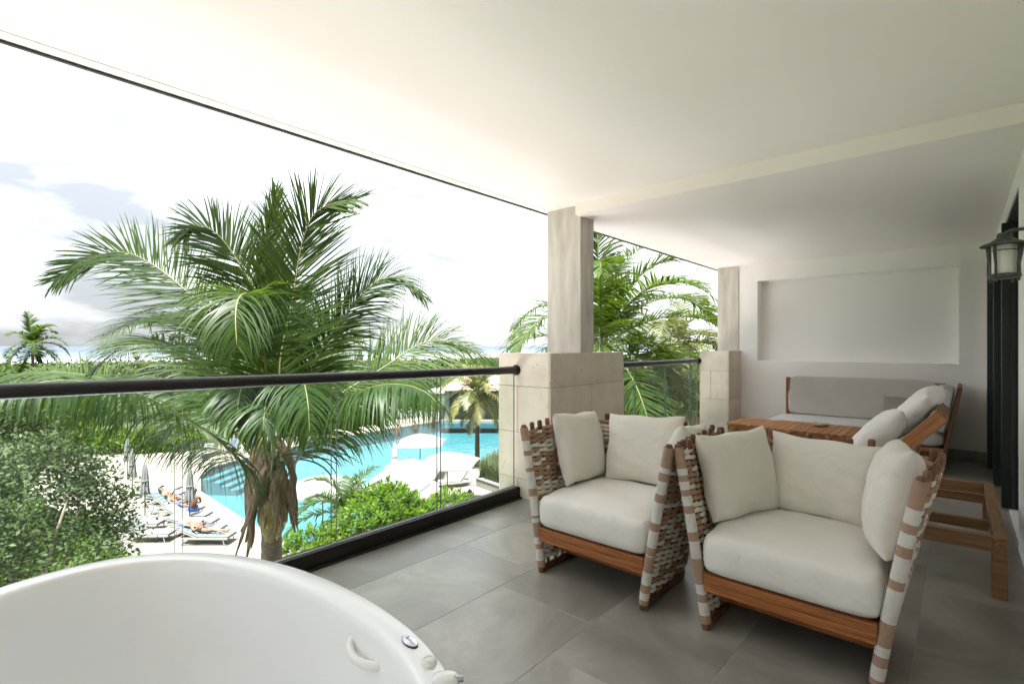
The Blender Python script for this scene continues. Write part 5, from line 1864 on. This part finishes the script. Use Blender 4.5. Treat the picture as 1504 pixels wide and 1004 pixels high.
def far_wood():
    rng = np.random.default_rng(5)
    n = 42000
    k = rng.random(n)
    t_ = 92 + 110 * rng.random(n)
    px = rng.uniform(-300, 1250, n)
    a = (px - CX) / F_PX
    x = (VIEW[0] + a * RIGHT[0]) * t_
    y = (VIEW[1] + a * RIGHT[1]) * t_
    ok = (y < 232)
    x, y, t_ = x[ok], y[ok], t_[ok]
    hump = 0.9 + 0.6 * np.sin(x * 0.33 + 1) * np.sin(y * 0.29) + 0.5 * np.sin(x * 0.9 + y * 0.7) + 0.4 * np.sin(x * 1.7 - y * 1.3)
    z = GZ + np.maximum(0.5, hump + 1.0) - rng.random(len(x)) ** 2 * 1.5
    P = np.stack([x, y, z], 1)
    m_ = len(x)
    D = unit(rng.normal(size=(m_, 3)))
    Nn = unit(rng.normal(size=(m_, 3)) * .6 + np.array([0, 0, .8]))
    Nn = unit(Nn - D * (Nn * D).sum(1, keepdims=True))
    L = rng.uniform(0.6, 1.3, m_)
    V, Q, T = leaves_at(P, D, Nn, L, L * 0.7, np.clip(rng.normal(0.4, 0.2, m_), 0, 1))
    o = np_mesh('far_wood', V, Q, T, M['leaf_mid'])
    tag(o, 'far green coastal scrub towards the sea', 'scrub', None, 'stuff')


far_wood()
# ================================================================== POOLSIDE
def open_umbrella(loc, label, rz=0.0, half=1.38):
    t = thing('open_parasol', label, 'parasol', loc, rz, 'open white parasols by the pool')
    m = MB()
    n = 6
    peak, rim = 2.66, 2.08
    h = half
    # square canopy, four panels that sag a little between the ribs
    V, Fc = [], []
    for q in range(4):
        a0 = math.pi / 4 + q * math.pi / 2
        c0 = Vector((math.copysign(h, math.cos(a0)), math.copysign(h, math.sin(a0)), rim))
        a1 = a0 + math.pi / 2
        c1 = Vector((math.copysign(h, math.cos(a1)), math.copysign(h, math.sin(a1)), rim))
        top = Vector((0, 0, peak))
        b = len(V)
        for i in range(n + 1):
            f = i / n
            for j in range(n + 1):
                g = j / n
                p = top.lerp(c0.lerp(c1, g), f)
                p.z -= 0.10 * math.sin(math.pi * g) * f * f * 0.6 - 0.05 * math.sin(math.pi * f)
                pull = 1 - 0.05 * math.sin(math.pi * g) * f
                V.append(Vector((p.x * pull, p.y * pull, p.z)))
        for i in range(n):
            for j in range(n):
                Fc.append((b + i * (n + 1) + j, b + (i + 1) * (n + 1) + j, b + (i + 1) * (n + 1) + j + 1, b + i * (n + 1) + j + 1))
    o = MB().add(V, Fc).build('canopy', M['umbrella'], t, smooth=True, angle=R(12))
    s = o.modifiers.new('solid', 'SOLIDIFY')
    s.thickness = 0.012
    for q in range(4):
        a0 = math.pi / 4 + q * math.pi / 2
        c0 = (math.copysign(h - 0.04, math.cos(a0)), math.copysign(h - 0.04, math.sin(a0)), rim - 0.02)
        MB().tube([(0, 0, peak - 0.06), c0], 0.012, 6).build('rib', M['pole'], t)
    MB().tube([(0, 0, 0.06), (0, 0, peak + 0.04)], 0.027, 10).build('pole', M['pole'], t, smooth=True)
    MB().lathe([(0, peak + 0.12), (0.018, peak + 0.10), (0.026, peak + 0.06), (0.016, peak + 0.01)], 10).build('finial', M['pole'], t, smooth=True)
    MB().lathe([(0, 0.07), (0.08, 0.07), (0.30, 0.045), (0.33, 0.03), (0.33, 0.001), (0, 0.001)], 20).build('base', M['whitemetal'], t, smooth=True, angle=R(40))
    return t


def gpos(px, t_):
    p = pix(px, 500, t_)
    return (p.x, p.y, GZ + 0.004)


UMB = [(617, 29.6, 'open white parasol farthest out over the pool water, dark pole showing', 0.75), (657, 24.5, 'open white parasol nearest the grass planter', 0.62),
       (601, 22.9, 'open white parasol between the grey closed one and the planter', 0.7), (574, 20.2, 'open white parasol just behind the bright green shrub', 0.55),
       (474, 20.1, 'open white parasol behind the young palm', 0.8)]
for px, d, lb, rz in UMB: open_umbrella(gpos(px, d), lb, rz)


def closed_umbrella(loc, label, mat='umbrella', h=2.45, base=True):
    t = thing('closed_parasol', label, 'parasol', loc, 0, 'closed parasols by the pool')
    m = MB()
    n = 16
    prof = [(0.012, h), (0.05, h - 0.08), (0.10, h - 0.35), (0.125, h - 0.75), (0.14, h - 1.1), (0.17, h - 1.35), (0.15, h - 1.40)]
    for r_, z in prof:
        for j in range(n):
            a = 2 * math.pi * j / n
            k = r_ * (1.0 + 0.22 * (1 if j % 2 else -1))
            m.v.append((k * math.cos(a), k * math.sin(a), z)); m.t.append(.5)
    for i in range(len(prof) - 1):
        for j in range(n):
            a0, a1 = i * n + j, i * n + (j + 1) % n
            m.f.append((a0, a0 + n, a1 + n, a1)); m.m.append(0)
    m.build('furled_canopy', M[mat], t, smooth=True, angle=R(60))
    MB().tube([(0, 0, h - 0.82), (0, 0, h - 0.74)], 0.145, 14).build('tie_strap', M[mat], t, smooth=True)
    MB().tube([(0, 0, 0.05), (0, 0, h + 0.05)], 0.026, 10).build('pole', M['pole'], t, smooth=True)
    MB().lathe([(0, 0.07), (0.08, 0.07), (0.32, 0.045), (0.36, 0.03), (0.36, 0.001), (0, 0.001)], 20).build('base', M['whitemetal'], t, smooth=True, angle=R(40))


closed_umbrella((7.25, 25.08, GZ + .004), 'closed white parasol between the loungers beside the sitting man')
closed_umbrella((6.2, 27.6, GZ + .004), 'closed white parasol at the head of the lounger row')
closed_umbrella((7.3, 36.3, GZ + .004), 'closed white parasol farther along the path')
closed_umbrella((6.6, 31.8, GZ + .004), 'closed white parasol behind the lounger row, half hidden by palm leaves')
closed_umbrella((13.6, 40.2, GZ + .004), 'closed white parasol at the far end of the pool')
closed_umbrella((16.7, 23.4, GZ + .004), 'closed grey-brown parasol left of the farthest open one', 'grey_canvas')


def pool_lounger(loc, rz, label, back=35, pad='loungercloth', towel=None):
    """head at -x, foot at +x"""
    t = thing('pool_lounger', label, 'sun lounger', loc, rz, 'white loungers by the pool')
    L, W, h = 1.95, 0.68, 0.30
    for s in (-1, 1):
        MB().bb(-L / 2, L / 2, s * W / 2 - 0.025, s * W / 2 + 0.025, h - 0.06, h).build('side_rail', M['whitemetal'], t, bevel=0.008)
        for x in (-0.72, 0.80):
            MB().tube([(x, s * (W / 2 - 0.002), h - 0.061), (x + math.copysign(0.06, x), s * (W / 2 - 0.002), 0)], 0.02, 6).build('leg', M['whitemetal'], t)
    for x in (-L / 2 + 0.03, L / 2 - 0.03):
        MB().bb(x - 0.02, x + 0.02, -W / 2 + 0.026, W / 2 - 0.026, h - 0.055, h - 0.005).build('cross_rail', M['whitemetal'], t)
    hx = -0.22
    m = MB().bb(hx, L / 2, -W / 2 + 0.03, W / 2 - 0.03, h + 0.002, h + 0.07)
    m.build('seat_pad', M[pad], t, bevel=0.025, seg=3, smooth=True)
    b = MB().bb(-0.76, 0.0, -W / 2 + 0.03, W / 2 - 0.03, 0.0, 0.07).build('back_pad', M[pad], t, bevel=0.025, seg=3, smooth=True)
    b.location = (hx - 0.01, 0, h + 0.004)
    b.rotation_euler = (0, R(back), 0)
    f = MB().bb(-0.76, 0.0, -W / 2 + 0.01, W / 2 - 0.01, -0.03, -0.002).build('back_frame', M['whitemetal'], t)
    f.location = b.location
    f.rotation_euler = b.rotation_euler
    if towel:
        tw = thing('towel', None, None)
        tw.parent = t
        MB().bb(hx, 0.55, -W / 2 + 0.06, W / 2 - 0.06, h + 0.071, h + 0.083).build('towel_seat', M[towel], tw, bevel=0.004)
        q = MB().bb(-0.74, 0.0, -W / 2 + 0.06, W / 2 - 0.06, 0.071, 0.083).build('towel_back', M[towel], tw, bevel=0.004)
        q.location = b.location
        q.rotation_euler = b.rotation_euler
    return t


RZ = R(-49)
D2 = GZ + .004
LOUNGERS = [((7.05, 22.25), RZ, 'lounger with striped towel and the sunbather in a hat', 22, 'loungercloth', 'towel'),
            ((7.12, 23.4), RZ, 'lounger with a dark towel right behind the sunbather in a hat', 8, 'loungercloth', 'towel_dark'),
            ((7.2, 24.5), RZ, 'empty pale lounger in front of the closed parasol beside the sitting man', 14, 'loungercloth', None),
            ((7.3, 25.65), RZ, 'lounger on which the man sits', 30, 'loungercloth', None),
            ((7.35, 26.8), RZ, 'lounger with the blond sunbather, striped towel', 38, 'loungercloth', 'towel'),
            ((7.42, 27.95), RZ, 'lounger with the dark-haired sunbather', 38, 'loungercloth', 'towel'),
            ((7.5, 29.1), RZ, 'lounger with dark pad behind the dark-haired sunbather', 12, 'towel_dark', None),
            ((7.6, 30.25), RZ, 'pale lounger second from the far end of the row', 16, 'loungercloth', None),
            ((7.7, 31.4), RZ, 'lounger last in the row, mostly behind palm leaves', 10, 'loungercloth', None),
            ((5.55, 24.3), RZ + R(4), 'empty white lounger with raised back, left of the row', 50, 'loungercloth', None),
            ((5.6, 26.0), RZ + R(3), 'empty white lounger farther left beside the path', 20, 'loungercloth', None),
            ((19.0, 20.9), R(150), 'white lounger with raised back beside the grass planter', 55, 'loungercloth', None),
            ((16.2, 17.8), R(150), 'lounger in the shade of the parasol nearest the planter', 45, 'loungercloth', 'towel_dark'),
            ((14.6, 40.6), R(-120), 'grey lounger at the far end of the pool, left', 30, 'towel_dark', None),
            ((16.2, 41.1), R(-120), 'grey lounger at the far end of the pool, middle', 30, 'towel_dark', None),
            ((17.8, 41.6), R(-120), 'grey lounger at the far end of the pool, right', 30, 'towel_dark', None),
            ((12.6, 39.9), R(-120), 'pale lounger at the far end of the pool beside the closed parasol', 30, 'loungercloth', None)]
for (xy, rz, lb, bk, pad, tw) in LOUNGERS: pool_lounger((xy[0], xy[1], D2), rz, lb, bk, pad, tw)


# ---- people
def skin_fig(name, J, E_, parent, mat, root='pelvis', sub=2):
    me = bpy.data.meshes.new(name)
    keys = list(J)
    me.from_pydata([J[k][0] for k in keys], [(keys.index(a), keys.index(b)) for a, b in E_], [])
    me.materials.append(mat)
    o = mkobj(name, me, parent)
    sk = o.modifiers.new('skin', 'SKIN')
    sk.use_smooth_shade = True
    lay = me.skin_vertices[0] if len(me.skin_vertices) else None
    if lay is None:
        bm = bmesh.new(); bm.from_mesh(me); bm.verts.layers.skin.verify(); bm.to_mesh(me); bm.free()
        lay = me.skin_vertices[0]
    for i, k in enumerate(keys):
        r_ = J[k][1]
        lay.data[i].radius = (r_, r_) if not hasattr(r_, '__len__') else r_
        lay.data[i].use_root = (k == root)
    s = o.modifiers.new('sub', 'SUBSURF')
    s.levels = s.render_levels = sub
    return o


BODY = [('pelvis', 'waist'), ('waist', 'chest'), ('chest', 'neck'), ('neck', 'head0'), ('head0', 'head1'), ('head1', 'head2'),
        ('chest', 'shL'), ('shL', 'elL'), ('elL', 'wrL'), ('wrL', 'haL'), ('chest', 'shR'), ('shR', 'elR'), ('elR', 'wrR'), ('wrR', 'haR'),
        ('pelvis', 'hiL'), ('hiL', 'knL'), ('knL', 'anL'), ('anL', 'toL'), ('pelvis', 'hiR'), ('hiR', 'knR'), ('knR', 'anR'), ('anR', 'toR')]
RAD = dict(pelvis=.125, waist=.115, chest=.135, neck=.055, head0=.075, head1=.088, head2=.06, shL=.065, shR=.065, elL=.042, elR=.042, wrL=.028, wrR=.028, haL=.03, haR=.03,
           hiL=.092, hiR=.092, knL=.058, knR=.058, anL=.036, anR=.036, toL=.03, toR=.03)


def person(label, loc, rz, P, hair, wear, fwd, wear_mat, face_dir, has_legs=True):
    t = thing('person', label, 'person', loc, rz)
    J = {k: (Vector(p), RAD[k]) for k, p in P.items()}
    E_ = [e for e in BODY if e[0] in J and e[1] in J]
    skin_fig('body', J, E_, t, M['skin'])
    # hair cap over the back and top of the head
    hc = Vector(P['head1'])
    up = (Vector(P['head2']) - Vector(P['head0'])).normalized()
    fd = Vector(face_dir).normalized()
    sd = up.cross(fd).normalized()
    m = MB()
    V, Fc = [], []
    nu, nv = 14, 9
    for i in range(nv + 1):
        th = math.pi * 0.62 * i / nv
        for j in range(nu):
            ph = 2 * math.pi * j / nu
            d = up * math.cos(th) + (fd * math.cos(ph) + sd * math.sin(ph)) * math.sin(th)
            k = 0.118 if d.dot(fd) < 0.35 or d.dot(up) > 0.55 else 0.085
            V.append(hc + up * 0.03 - fd * 0.012 + d * k)
    for i in range(nv):
        for j in range(nu):
            Fc.append((i * nu + j, i * nu + (j + 1) % nu, (i + 1) * nu + (j + 1) % nu, (i + 1) * nu + j))
    MB().add(V, Fc).build('hair', M[hair], t, smooth=True)
    # nose, eyes and ears
    m = MB()
    m.tube([hc + fd * 0.085 + up * 0.02, hc + fd * 0.112 - up * 0.02], [0.008, 0.014], 6)
    for s in (-1, 1):
        m.tube([hc + sd * s * 0.088 + up * 0.02, hc + sd * s * 0.104 - up * 0.005, hc + sd * s * 0.09 - up * 0.03], [0.010, 0.016, 0.008], 6)
    m.build('face_features', M['skin'], t, smooth=True)
    m = MB()
    for s in (-1, 1): m.tube([hc + fd * 0.088 + sd * s * 0.033 + up * 0.022, hc + fd * 0.094 + sd * s * 0.033 + up * 0.022], 0.010, 6)
    m.tube([hc + fd * 0.090 - sd * 0.022 - up * 0.05, hc + fd * 0.093 - up * 0.052, hc + fd * 0.090 + sd * 0.022 - up * 0.05], 0.006, 5)
    m.build('eyes_and_mouth', M['hair_dark'], t)
    # fingers
    for side in 'LR':
        w, h_ = Vector(P['wr' + side]), Vector(P['ha' + side])
        d = (h_ - w).normalized()
        sv = d.cross(Vector((0.2, 0.1, 1))).normalized()
        nv_ = sv.cross(d)
        m = MB()
        for k, (o_, ln) in enumerate(((-.027, .062), (-.009, .076), (.009, .072), (.026, .056))):
            a = h_ + sv * o_ + d * 0.015
            m.tube([a, a + d * ln * .5 - nv_ * .004, a + d * ln * .85 - nv_ * .02], [.009, .0085, .006], 6)
        a = h_ - sv * 0.03 - d * 0.02
        m.tube([a, a - sv * .022 + d * .022, a - sv * .024 + d * .05], [.010, .009, .007], 6)
        m.build('fingers', M['skin'], t, smooth=True)
    if wear:
        Jw = {k: (Vector(P[k]).lerp(Vector(P[to]), f) if to else Vector(P[k]), r_) for k, (to, f, r_) in wear.items()}
        skin_fig('swimwear', Jw, [e for e in BODY if e[0] in Jw and e[1] in Jw], t, wear_mat)
    return t


TRUNKS = {'pelvis': (None, 0, .138), 'hiL': (None, 0, .108), 'hiR': (None, 0, .108), 'knL': ('hiL', 0.45, .085), 'knR': ('hiR', 0.45, .085)}


def reclining(seat_x, seat_z, ang, kneeup, arms, s=1.0):
    """lying on a lounger, head at -x; ang = back angle"""
    c, sn = math.cos(R(ang)), math.sin(R(ang))
    def bk(d, o=0.11, y=0.0): return (seat_x - d * c + o * sn * 1.0, y, seat_z + d * sn + o * c)
    P = dict(pelvis=(seat_x, 0, seat_z + .12), waist=bk(.20), chest=bk(.42, .125), neck=bk(.58, .12), head0=bk(.66, .13), head1=bk(.74, .14), head2=bk(.83, .14),
             shL=bk(.48, .11, .17), shR=bk(.48, .11, -.17), hiL=(seat_x + .05, .095, seat_z + .11), hiR=(seat_x + .05, -.095, seat_z + .11))
    for k, y in (('L', .11), ('R', -.11)):
        ku = kneeup[0 if k == 'L' else 1]
        P['kn' + k] = (seat_x + .46 - ku * .12, y, seat_z + .08 + ku * .34)
        P['an' + k] = (seat_x + .88 - ku * .20, y, seat_z + .055)
        P['to' + k] = (seat_x + .96 - ku * .14, y * 1.1, seat_z + .13 - ku * .09)
    for k, y in (('L', 1), ('R', -1)):
        e, w, h_ = arms[0 if k == 'L' else 1]
        base = Vector(P['sh' + k])
        P['el' + k] = tuple(base + Vector((e[0], e[1] * y, e[2])))
        P['wr' + k] = tuple(base + Vector((w[0], w[1] * y, w[2])))
        P['ha' + k] = tuple(base + Vector((h_[0], h_[1] * y, h_[2])))
    return P


side_arm = ((0.20, .10, -.13), (0.42, .08, -.12), (0.50, .07, -.12))
hold_arm = ((0.17, .10, -.10), (0.36, -.03, .10), (0.42, -.07, .14))
up_arm = ((-0.10, .22, .02), (-0.26, .06, .08), (-0.30, .02, .08))
sz = 0.385


def at_lounger(i):
    xy, rz = LOUNGERS[i][0], LOUNGERS[i][1]
    return (xy[0], xy[1], D2), rz


l, rz = at_lounger(0)
person('sunbather in a dark swimsuit reading on the striped towel, straw hat over the face', l, rz, reclining(-0.12, sz, 22, (0, 0.25), (hold_arm, hold_arm)), 'hair_dark',
       {'pelvis': (None, 0, .133), 'waist': (None, 0, .122), 'chest': ('waist', .3, .13), 'hiL': ('pelvis', .4, .10), 'hiR': ('pelvis', .4, .10)}, None, M['swim_dark'], (0.35, 0, 1))
hb = Matrix.Rotation(rz, 3, 'Z') @ Vector((-0.80, 0, 0))
hat = thing('straw_hat', 'straw sun hat over the sunbather on the striped towel', 'hat', (l[0] + hb.x, l[1] + hb.y, D2 + 0.80), rz)
hat.rotation_euler = (R(0), R(28), rz)
MB().lathe([(0.0, 0.10), (0.07, 0.10), (0.10, 0.06), (0.11, 0.0), (0.20, -0.015), (0.21, -0.02), (0.11, -0.012)], 20).build('hat_crown', M['straw'], hat, smooth=True, angle=R(45))
MB().lathe([(0.1125, 0.002), (0.1125, 0.022), (0.1085, 0.026)], 20).build('hat_band', M['hair_dark'], hat, smooth=True)
ph = Matrix.Rotation(rz, 3, 'Z') @ Vector((-0.12, 0, 0))
bk = MB().bb(-0.006, 0.006, -0.075, 0.075, 0, 0.20).build('book', M['hair_dark'])
bk.location = (l[0] + ph.x, l[1] + ph.y, D2 + 0.70)
bk.rotation_euler = (0, R(-25), rz)
tag(bk, 'small dark book held up by the sunbather in the hat', 'book')

l, rz = at_lounger(3)
# the man sits on the edge of the lounger with his back towards us, legs over the far side
P = dict(pelvis=(0.25, 0.02, sz + .13), waist=(0.26, 0.0, sz + .33), chest=(0.27, .03, sz + .56), neck=(0.28, .06, sz + .72), head0=(0.285, .09, sz + .79), head1=(0.285, .105, sz + .87), head2=(0.285, .09, sz + .96),
         shL=(0.07, .03, sz + .61), shR=(0.47, .03, sz + .61), elL=(0.00, .16, sz + .35), elR=(0.54, .16, sz + .35), wrL=(0.08, .38, sz + .25), wrR=(0.46, .38, sz + .25), haL=(0.10, .46, sz + .23), haR=(0.44, .46, sz + .23),
         hiL=(0.15, .08, sz + .11), hiR=(0.35, .08, sz + .11), knL=(0.10, .50, sz + .12), knR=(0.40, .50, sz + .12), anL=(0.12, .52, 0.07), anR=(0.40, .52, 0.07), toL=(0.12, .66, 0.035), toR=(0.40, .66, 0.035))
person('bare-backed man sitting on a lounger beside the closed parasol, back turned', l, rz + R(35), P, 'hair_dark', TRUNKS, None, M['swim_blue'], (0, 1, 0.05))

l, rz = at_lounger(4)
person('blond sunbather in blue shorts lying on the lounger left of the sitting man', l, rz, reclining(-0.12, sz, 38, (0.5, 0.1), (up_arm, side_arm)), 'hair_blond', TRUNKS, None, M['swim_blue'], (0.5, 0, 1))
l, rz = at_lounger(5)
person('dark-haired sunbather lying behind the blond one', l, rz, reclining(-0.12, sz, 38, (0.1, 0.6), (hold_arm, side_arm)), 'hair_dark', TRUNKS, None, M['swim_dark'], (0.5, 0, 1))

# three swimmers standing at the far edge of the pool
for i, (px, t_, lb) in enumerate([(584, 46.0, 'swimmer at the far pool edge, leftmost of the three'), (610, 48.5, 'swimmer at the far pool edge, between the two others'), (637, 51.0, 'swimmer at the far pool edge, nearest the pavilion')]):
    q = pix(px, 500, t_)
    z0 = -1.02
    P = dict(pelvis=(0, 0, z0 + .92), waist=(0, 0, z0 + 1.1), chest=(0, 0.01, z0 + 1.32), neck=(0, .02, z0 + 1.49), head0=(0, .03, z0 + 1.56), head1=(0, .04, z0 + 1.65), head2=(0, .03, z0 + 1.74),
             shL=(-.18, 0, z0 + 1.39), shR=(.18, 0, z0 + 1.39), elL=(-.36, .1, z0 + 1.18), elR=(.36, .1, z0 + 1.18), wrL=(-.34, .34, z0 + 1.10), wrR=(.34, .34, z0 + 1.10), haL=(-.31, .42, z0 + 1.10), haR=(.31, .42, z0 + 1.10),
             hiL=(-.1, 0, z0 + .88), hiR=(.1, 0, z0 + .88), knL=(-.11, .02, z0 + .48), knR=(.11, .02, z0 + .48), anL=(-.11, 0, z0 + .09), anR=(.11, 0, z0 + .09), toL=(-.12, .14, z0 + .04), toR=(.12, .14, z0 + .04))
    person(lb, (q.x, q.y, GZ - 0.09), R(-50 + 40 * i), P, ['hair_dark', 'hair_blond', 'hair_dark'][i], TRUNKS, None, M['swim_dark'], (0, 1, 0))


# ---- planter with fountain grass
def grass_planter():
    a, b = Vector((19.75, 20.1)), Vector((19.2, 16.6))
    t = thing('grass_planter', 'low stone planter full of fountain grass at the right of the pool', 'planter', (a.x, a.y, GZ + .004))
    outline = [Vector((0, 0)), b - a, Vector((5.6, -4.2)), Vector((6.2, 2.2))]
    n = 4
    for i in range(4):
        p, q = outline[i], outline[(i + 1) % 4]
        d = (q - p).normalized()
        nn = Vector((-d.y, d.x))
        m = MB()
        V = [(v_.x, v_.y, z) for z in (0, 0.42) for v_ in (p, q, q + nn * 0.3, p + nn * 0.3)]
        m.add(V, [(3, 2, 1, 0), (4, 5, 6, 7), (0, 1, 5, 4), (1, 2, 6, 5), (2, 3, 7, 6), (3, 0, 4, 7)])
        m.build('planter_wall', M['coping'], t)
        m = MB()
        V = [(v_.x, v_.y, z) for z in (0.421, 0.48) for v_ in (p - nn * .04, q - nn * .04, q + nn * 0.34, p + nn * 0.34)]
        m.add(V, [(3, 2, 1, 0), (4, 5, 6, 7), (0, 1, 5, 4), (1, 2, 6, 5), (2, 3, 7, 6), (3, 0, 4, 7)])
        m.build('planter_cap', M['whitemetal'], t)
    # blades
    rng = np.random.default_rng(3)
    nb_ = 9000
    u, v = rng.random(nb_), rng.random(nb_)
    P0, P1, P2, P3 = [np.array(o_) for o_ in outline]
    base = (P0 * (1 - u)[:, None] + P3 * u[:, None]) * (1 - v)[:, None] + (P1 * (1 - u)[:, None] + P2 * u[:, None]) * v[:, None]
    base = np.c_[base, np.full(nb_, 0.38)]
    base[:, :2] = base[:, :2] * 0.94 + np.array([0.18, -0.05])
    az = rng.uniform(0, 6.28, nb_)
    H = rng.uniform(0.9, 1.45, nb_)
    lean = rng.uniform(0.1, 0.75, nb_)
    d = np.stack([np.cos(az), np.sin(az), np.zeros(nb_)], 1)
    s = np.stack([-np.sin(az), np.cos(az), np.zeros(nb_)], 1)
    rings = []
    for f in (0, .4, .75, 1.0):
        p = base + d * (lean * f ** 2 * H * 0.75)[:, None] + np.array([0, 0, 1]) * (H * (f - 0.28 * lean * f * f))[:, None]
        w = 0.022 * (1 - f) + 0.003
        rings.append(np.stack([p - s * w, p + s * w], 1))
    Rg = np.stack(rings, 1).reshape(-1, 3)
    ii = np.arange(nb_)[:, None] * 8 + np.arange(3)[None, :] * 2
    Q = np.stack([ii, ii + 1, ii + 3, ii + 2], -1).reshape(-1, 4)
    o = np_mesh('fountain_grass', Rg, Q, np.repeat(np.clip(rng.normal(.45, .2, nb_), 0, 1), 8), M['grass'], t)
    o['kind'] = 'stuff'


grass_planter()


# ---- pavilion in the pool, curved wall on the far shore
def pavilion():
    c = pixz(716, 619, GZ)
    t = thing('pool_pavilion', 'white pavilion with round columns standing in the pool behind the yellowing palm', 'pavilion', (c.x + 2.5, c.y + 1.5, GZ), YAW)
    MB().bb(-2.5, 5.0, -5.5, 5.5, -0.6, 0.06).build('platform', M['coping'], t)
    MB().bb(-3.2, -2.55, -5.5, 5.5, -0.62, -0.10).build('water_bench', M['poolstep'], t)
    for y in (-4.8, -1.6, 1.6, 4.8):
        MB().lathe([(0.34, 0.062), (0.34, 0.18), (0.27, 0.2), (0.26, 3.0), (0.32, 3.05), (0.32, 3.2)], 18, c=(-1.9, y, 0)).build('pillar', M['hutwall'], t, smooth=True, angle=R(40))
    MB().bb(1.2, 1.4, -5.2, 5.2, 0.062, 3.2).build('rear_wall', M['hutdark'], t)
    MB().bb(0.1, 0.7, -4.4, 4.4, 0.062, 1.1).build('bar_counter', M['hutwall'], t, bevel=0.02)
    m = MB()
    m.add([(-3.0, -6, 3.2), (3.4, -6, 3.2), (3.4, 6, 3.2), (-3.0, 6, 3.2), (-1.2, -3.6, 4.5), (1.6, -3.6, 4.5), (1.6, 3.6, 4.5), (-1.2, 3.6, 4.5)],
          [(3, 2, 1, 0), (4, 5, 6, 7), (0, 1, 5, 4), (1, 2, 6, 5), (2, 3, 7, 6), (3, 0, 4, 7)])
    m.build('roof', M['roofpeach'], t)


pavilion()


def curved_wall():
    a = pixz(596, 617, GZ)
    t = thing('garden_wall', 'low curved pale wall on the far shore behind the swimmers', 'wall', (a.x, a.y + 1.6, GZ))
    b = pixz(680, 614, GZ) - a
    V, Fc = [], []
    n = 16
    for k in range(n + 1):
        f = k / n
        x, y = b.x * f, b.y * f + 0.2 * math.sin(math.pi * f) * 6
        h = 1.3 - 0.75 * f
        for (dy, z) in ((0, -0.1), (0, h), (0.35, h), (0.35, -0.1)): V.append((x + dy * .5, y + dy, z))
    for k in range(n):
        for j in range(3):
            q = k * 4 + j
            Fc.append((q, q + 4, q + 5, q + 1))
    e = n * 4
    Fc += [(0, 1, 2, 3), (e + 3, e + 2, e + 1, e)]
    MB().add(V, Fc).build('wall_body', M['hutwall'], t)
    V2 = [(x, y, z) for x, y, z in V]
    cap, Fp = [], []
    for k in range(n + 1):
        p = Vector(V[k * 4 + 1]); q = Vector(V[k * 4 + 2])
        o = (q - p).normalized() * 0.06
        cap += [p - o + Vector((0, 0, .002)), p - o + Vector((0, 0, .09)), q + o + Vector((0, 0, .09)), q + o + Vector((0, 0, .002))]
    for k in range(n):
        for j in range(4):
            q = k * 4 + j; q2 = k * 4 + (j + 1) % 4
            Fp.append((q, q + 4, q2 + 4, q2))
    MB().add(cap, Fp).build('wall_cap', M['coping'], t)


curved_wall()

# far beach parasols near the pavilion
for px, py, t_, lb in [(640, 566, 62, 'white parasol canopy under the trees left of the pavilion')]:
    q = pix(px, py, t_)
    open_umbrella((q.x, q.y, GZ + .004), lb, 0.3)


# ---- thatched palapa and a low house right of the column
def palapa():
    c = pix(958, 598, 15.5)
    t = thing('thatched_palapa', 'mossy thatched roof below the short railing', 'palapa', (c.x + 0.6, c.y, GZ))
    h = c.z - GZ
    n = 36
    rnd_ = random.Random(3)
    for lv in range(5):
        r0, r1 = 2.3 * (1 - lv * 0.2), 2.3 * (1 - lv * 0.2) - 0.62
        z0, z1 = h - 0.75 + lv * 0.15, h - 0.75 + lv * 0.15 + 0.24
        V, Fc = [], []
        for j in range(n):
            a = 2 * math.pi * j / n
            rr_ = r0 * (1 + rnd_.uniform(-.03, .03))
            V += [(rr_ * math.cos(a), rr_ * math.sin(a), z0 + rnd_.uniform(-.08, .04)), (max(0.02, r1) * math.cos(a), max(0.02, r1) * math.sin(a), z1)]
        for j in range(n):
            k = (j + 1) % n
            Fc.append((2 * j, 2 * k, 2 * k + 1, 2 * j + 1))
        o = MB().add(V, Fc).build('thatch_layer', M['thatch'], t)
        s = o.modifiers.new('solid', 'SOLIDIFY')
        s.thickness = 0.09
    for k in range(4):
        a = math.pi / 4 + k * math.pi / 2
        MB().tube([(1.5 * math.cos(a), 1.5 * math.sin(a), 0), (1.5 * math.cos(a), 1.5 * math.sin(a), h - 0.9)], 0.09, 8).build('post', M['treebark'], t, smooth=True)


palapa()


def low_house():
    c = pix(934, 552, 36)
    t = thing('garden_house', 'low pale house with terracotta roof behind the short railing', 'house', (c.x, c.y, GZ), YAW)
    h = c.z - GZ
    MB().bb(0, 6, -4, 4, 0, h - 0.6).build('wall', M['hutwall'], t)
    for y in (-2.6, 0.0, 2.6):
        w = MB().bb(-0.03, 0.05, y - 0.5, y + 0.5, 1.0, 2.3).build('window', M['whitemetal'], t)
        MB().bb(-0.045, -0.031, y - 0.42, y + 0.42, 1.08, 2.22).build('window_pane', M['hutdark'], w)
    m = MB()
    m.add([(-0.6, -4.5, h - .6), (6.6, -4.5, h - .6), (6.6, 4.5, h - .6), (-0.6, 4.5, h - .6), (3, -3, h + 1.0), (3, 3, h + 1.0)], [(3, 2, 1, 0), (0, 1, 4), (1, 2, 5, 4), (2, 3, 5), (3, 0, 4, 5)])
    m.build('roof', M['roofpeach'], t)


low_house()
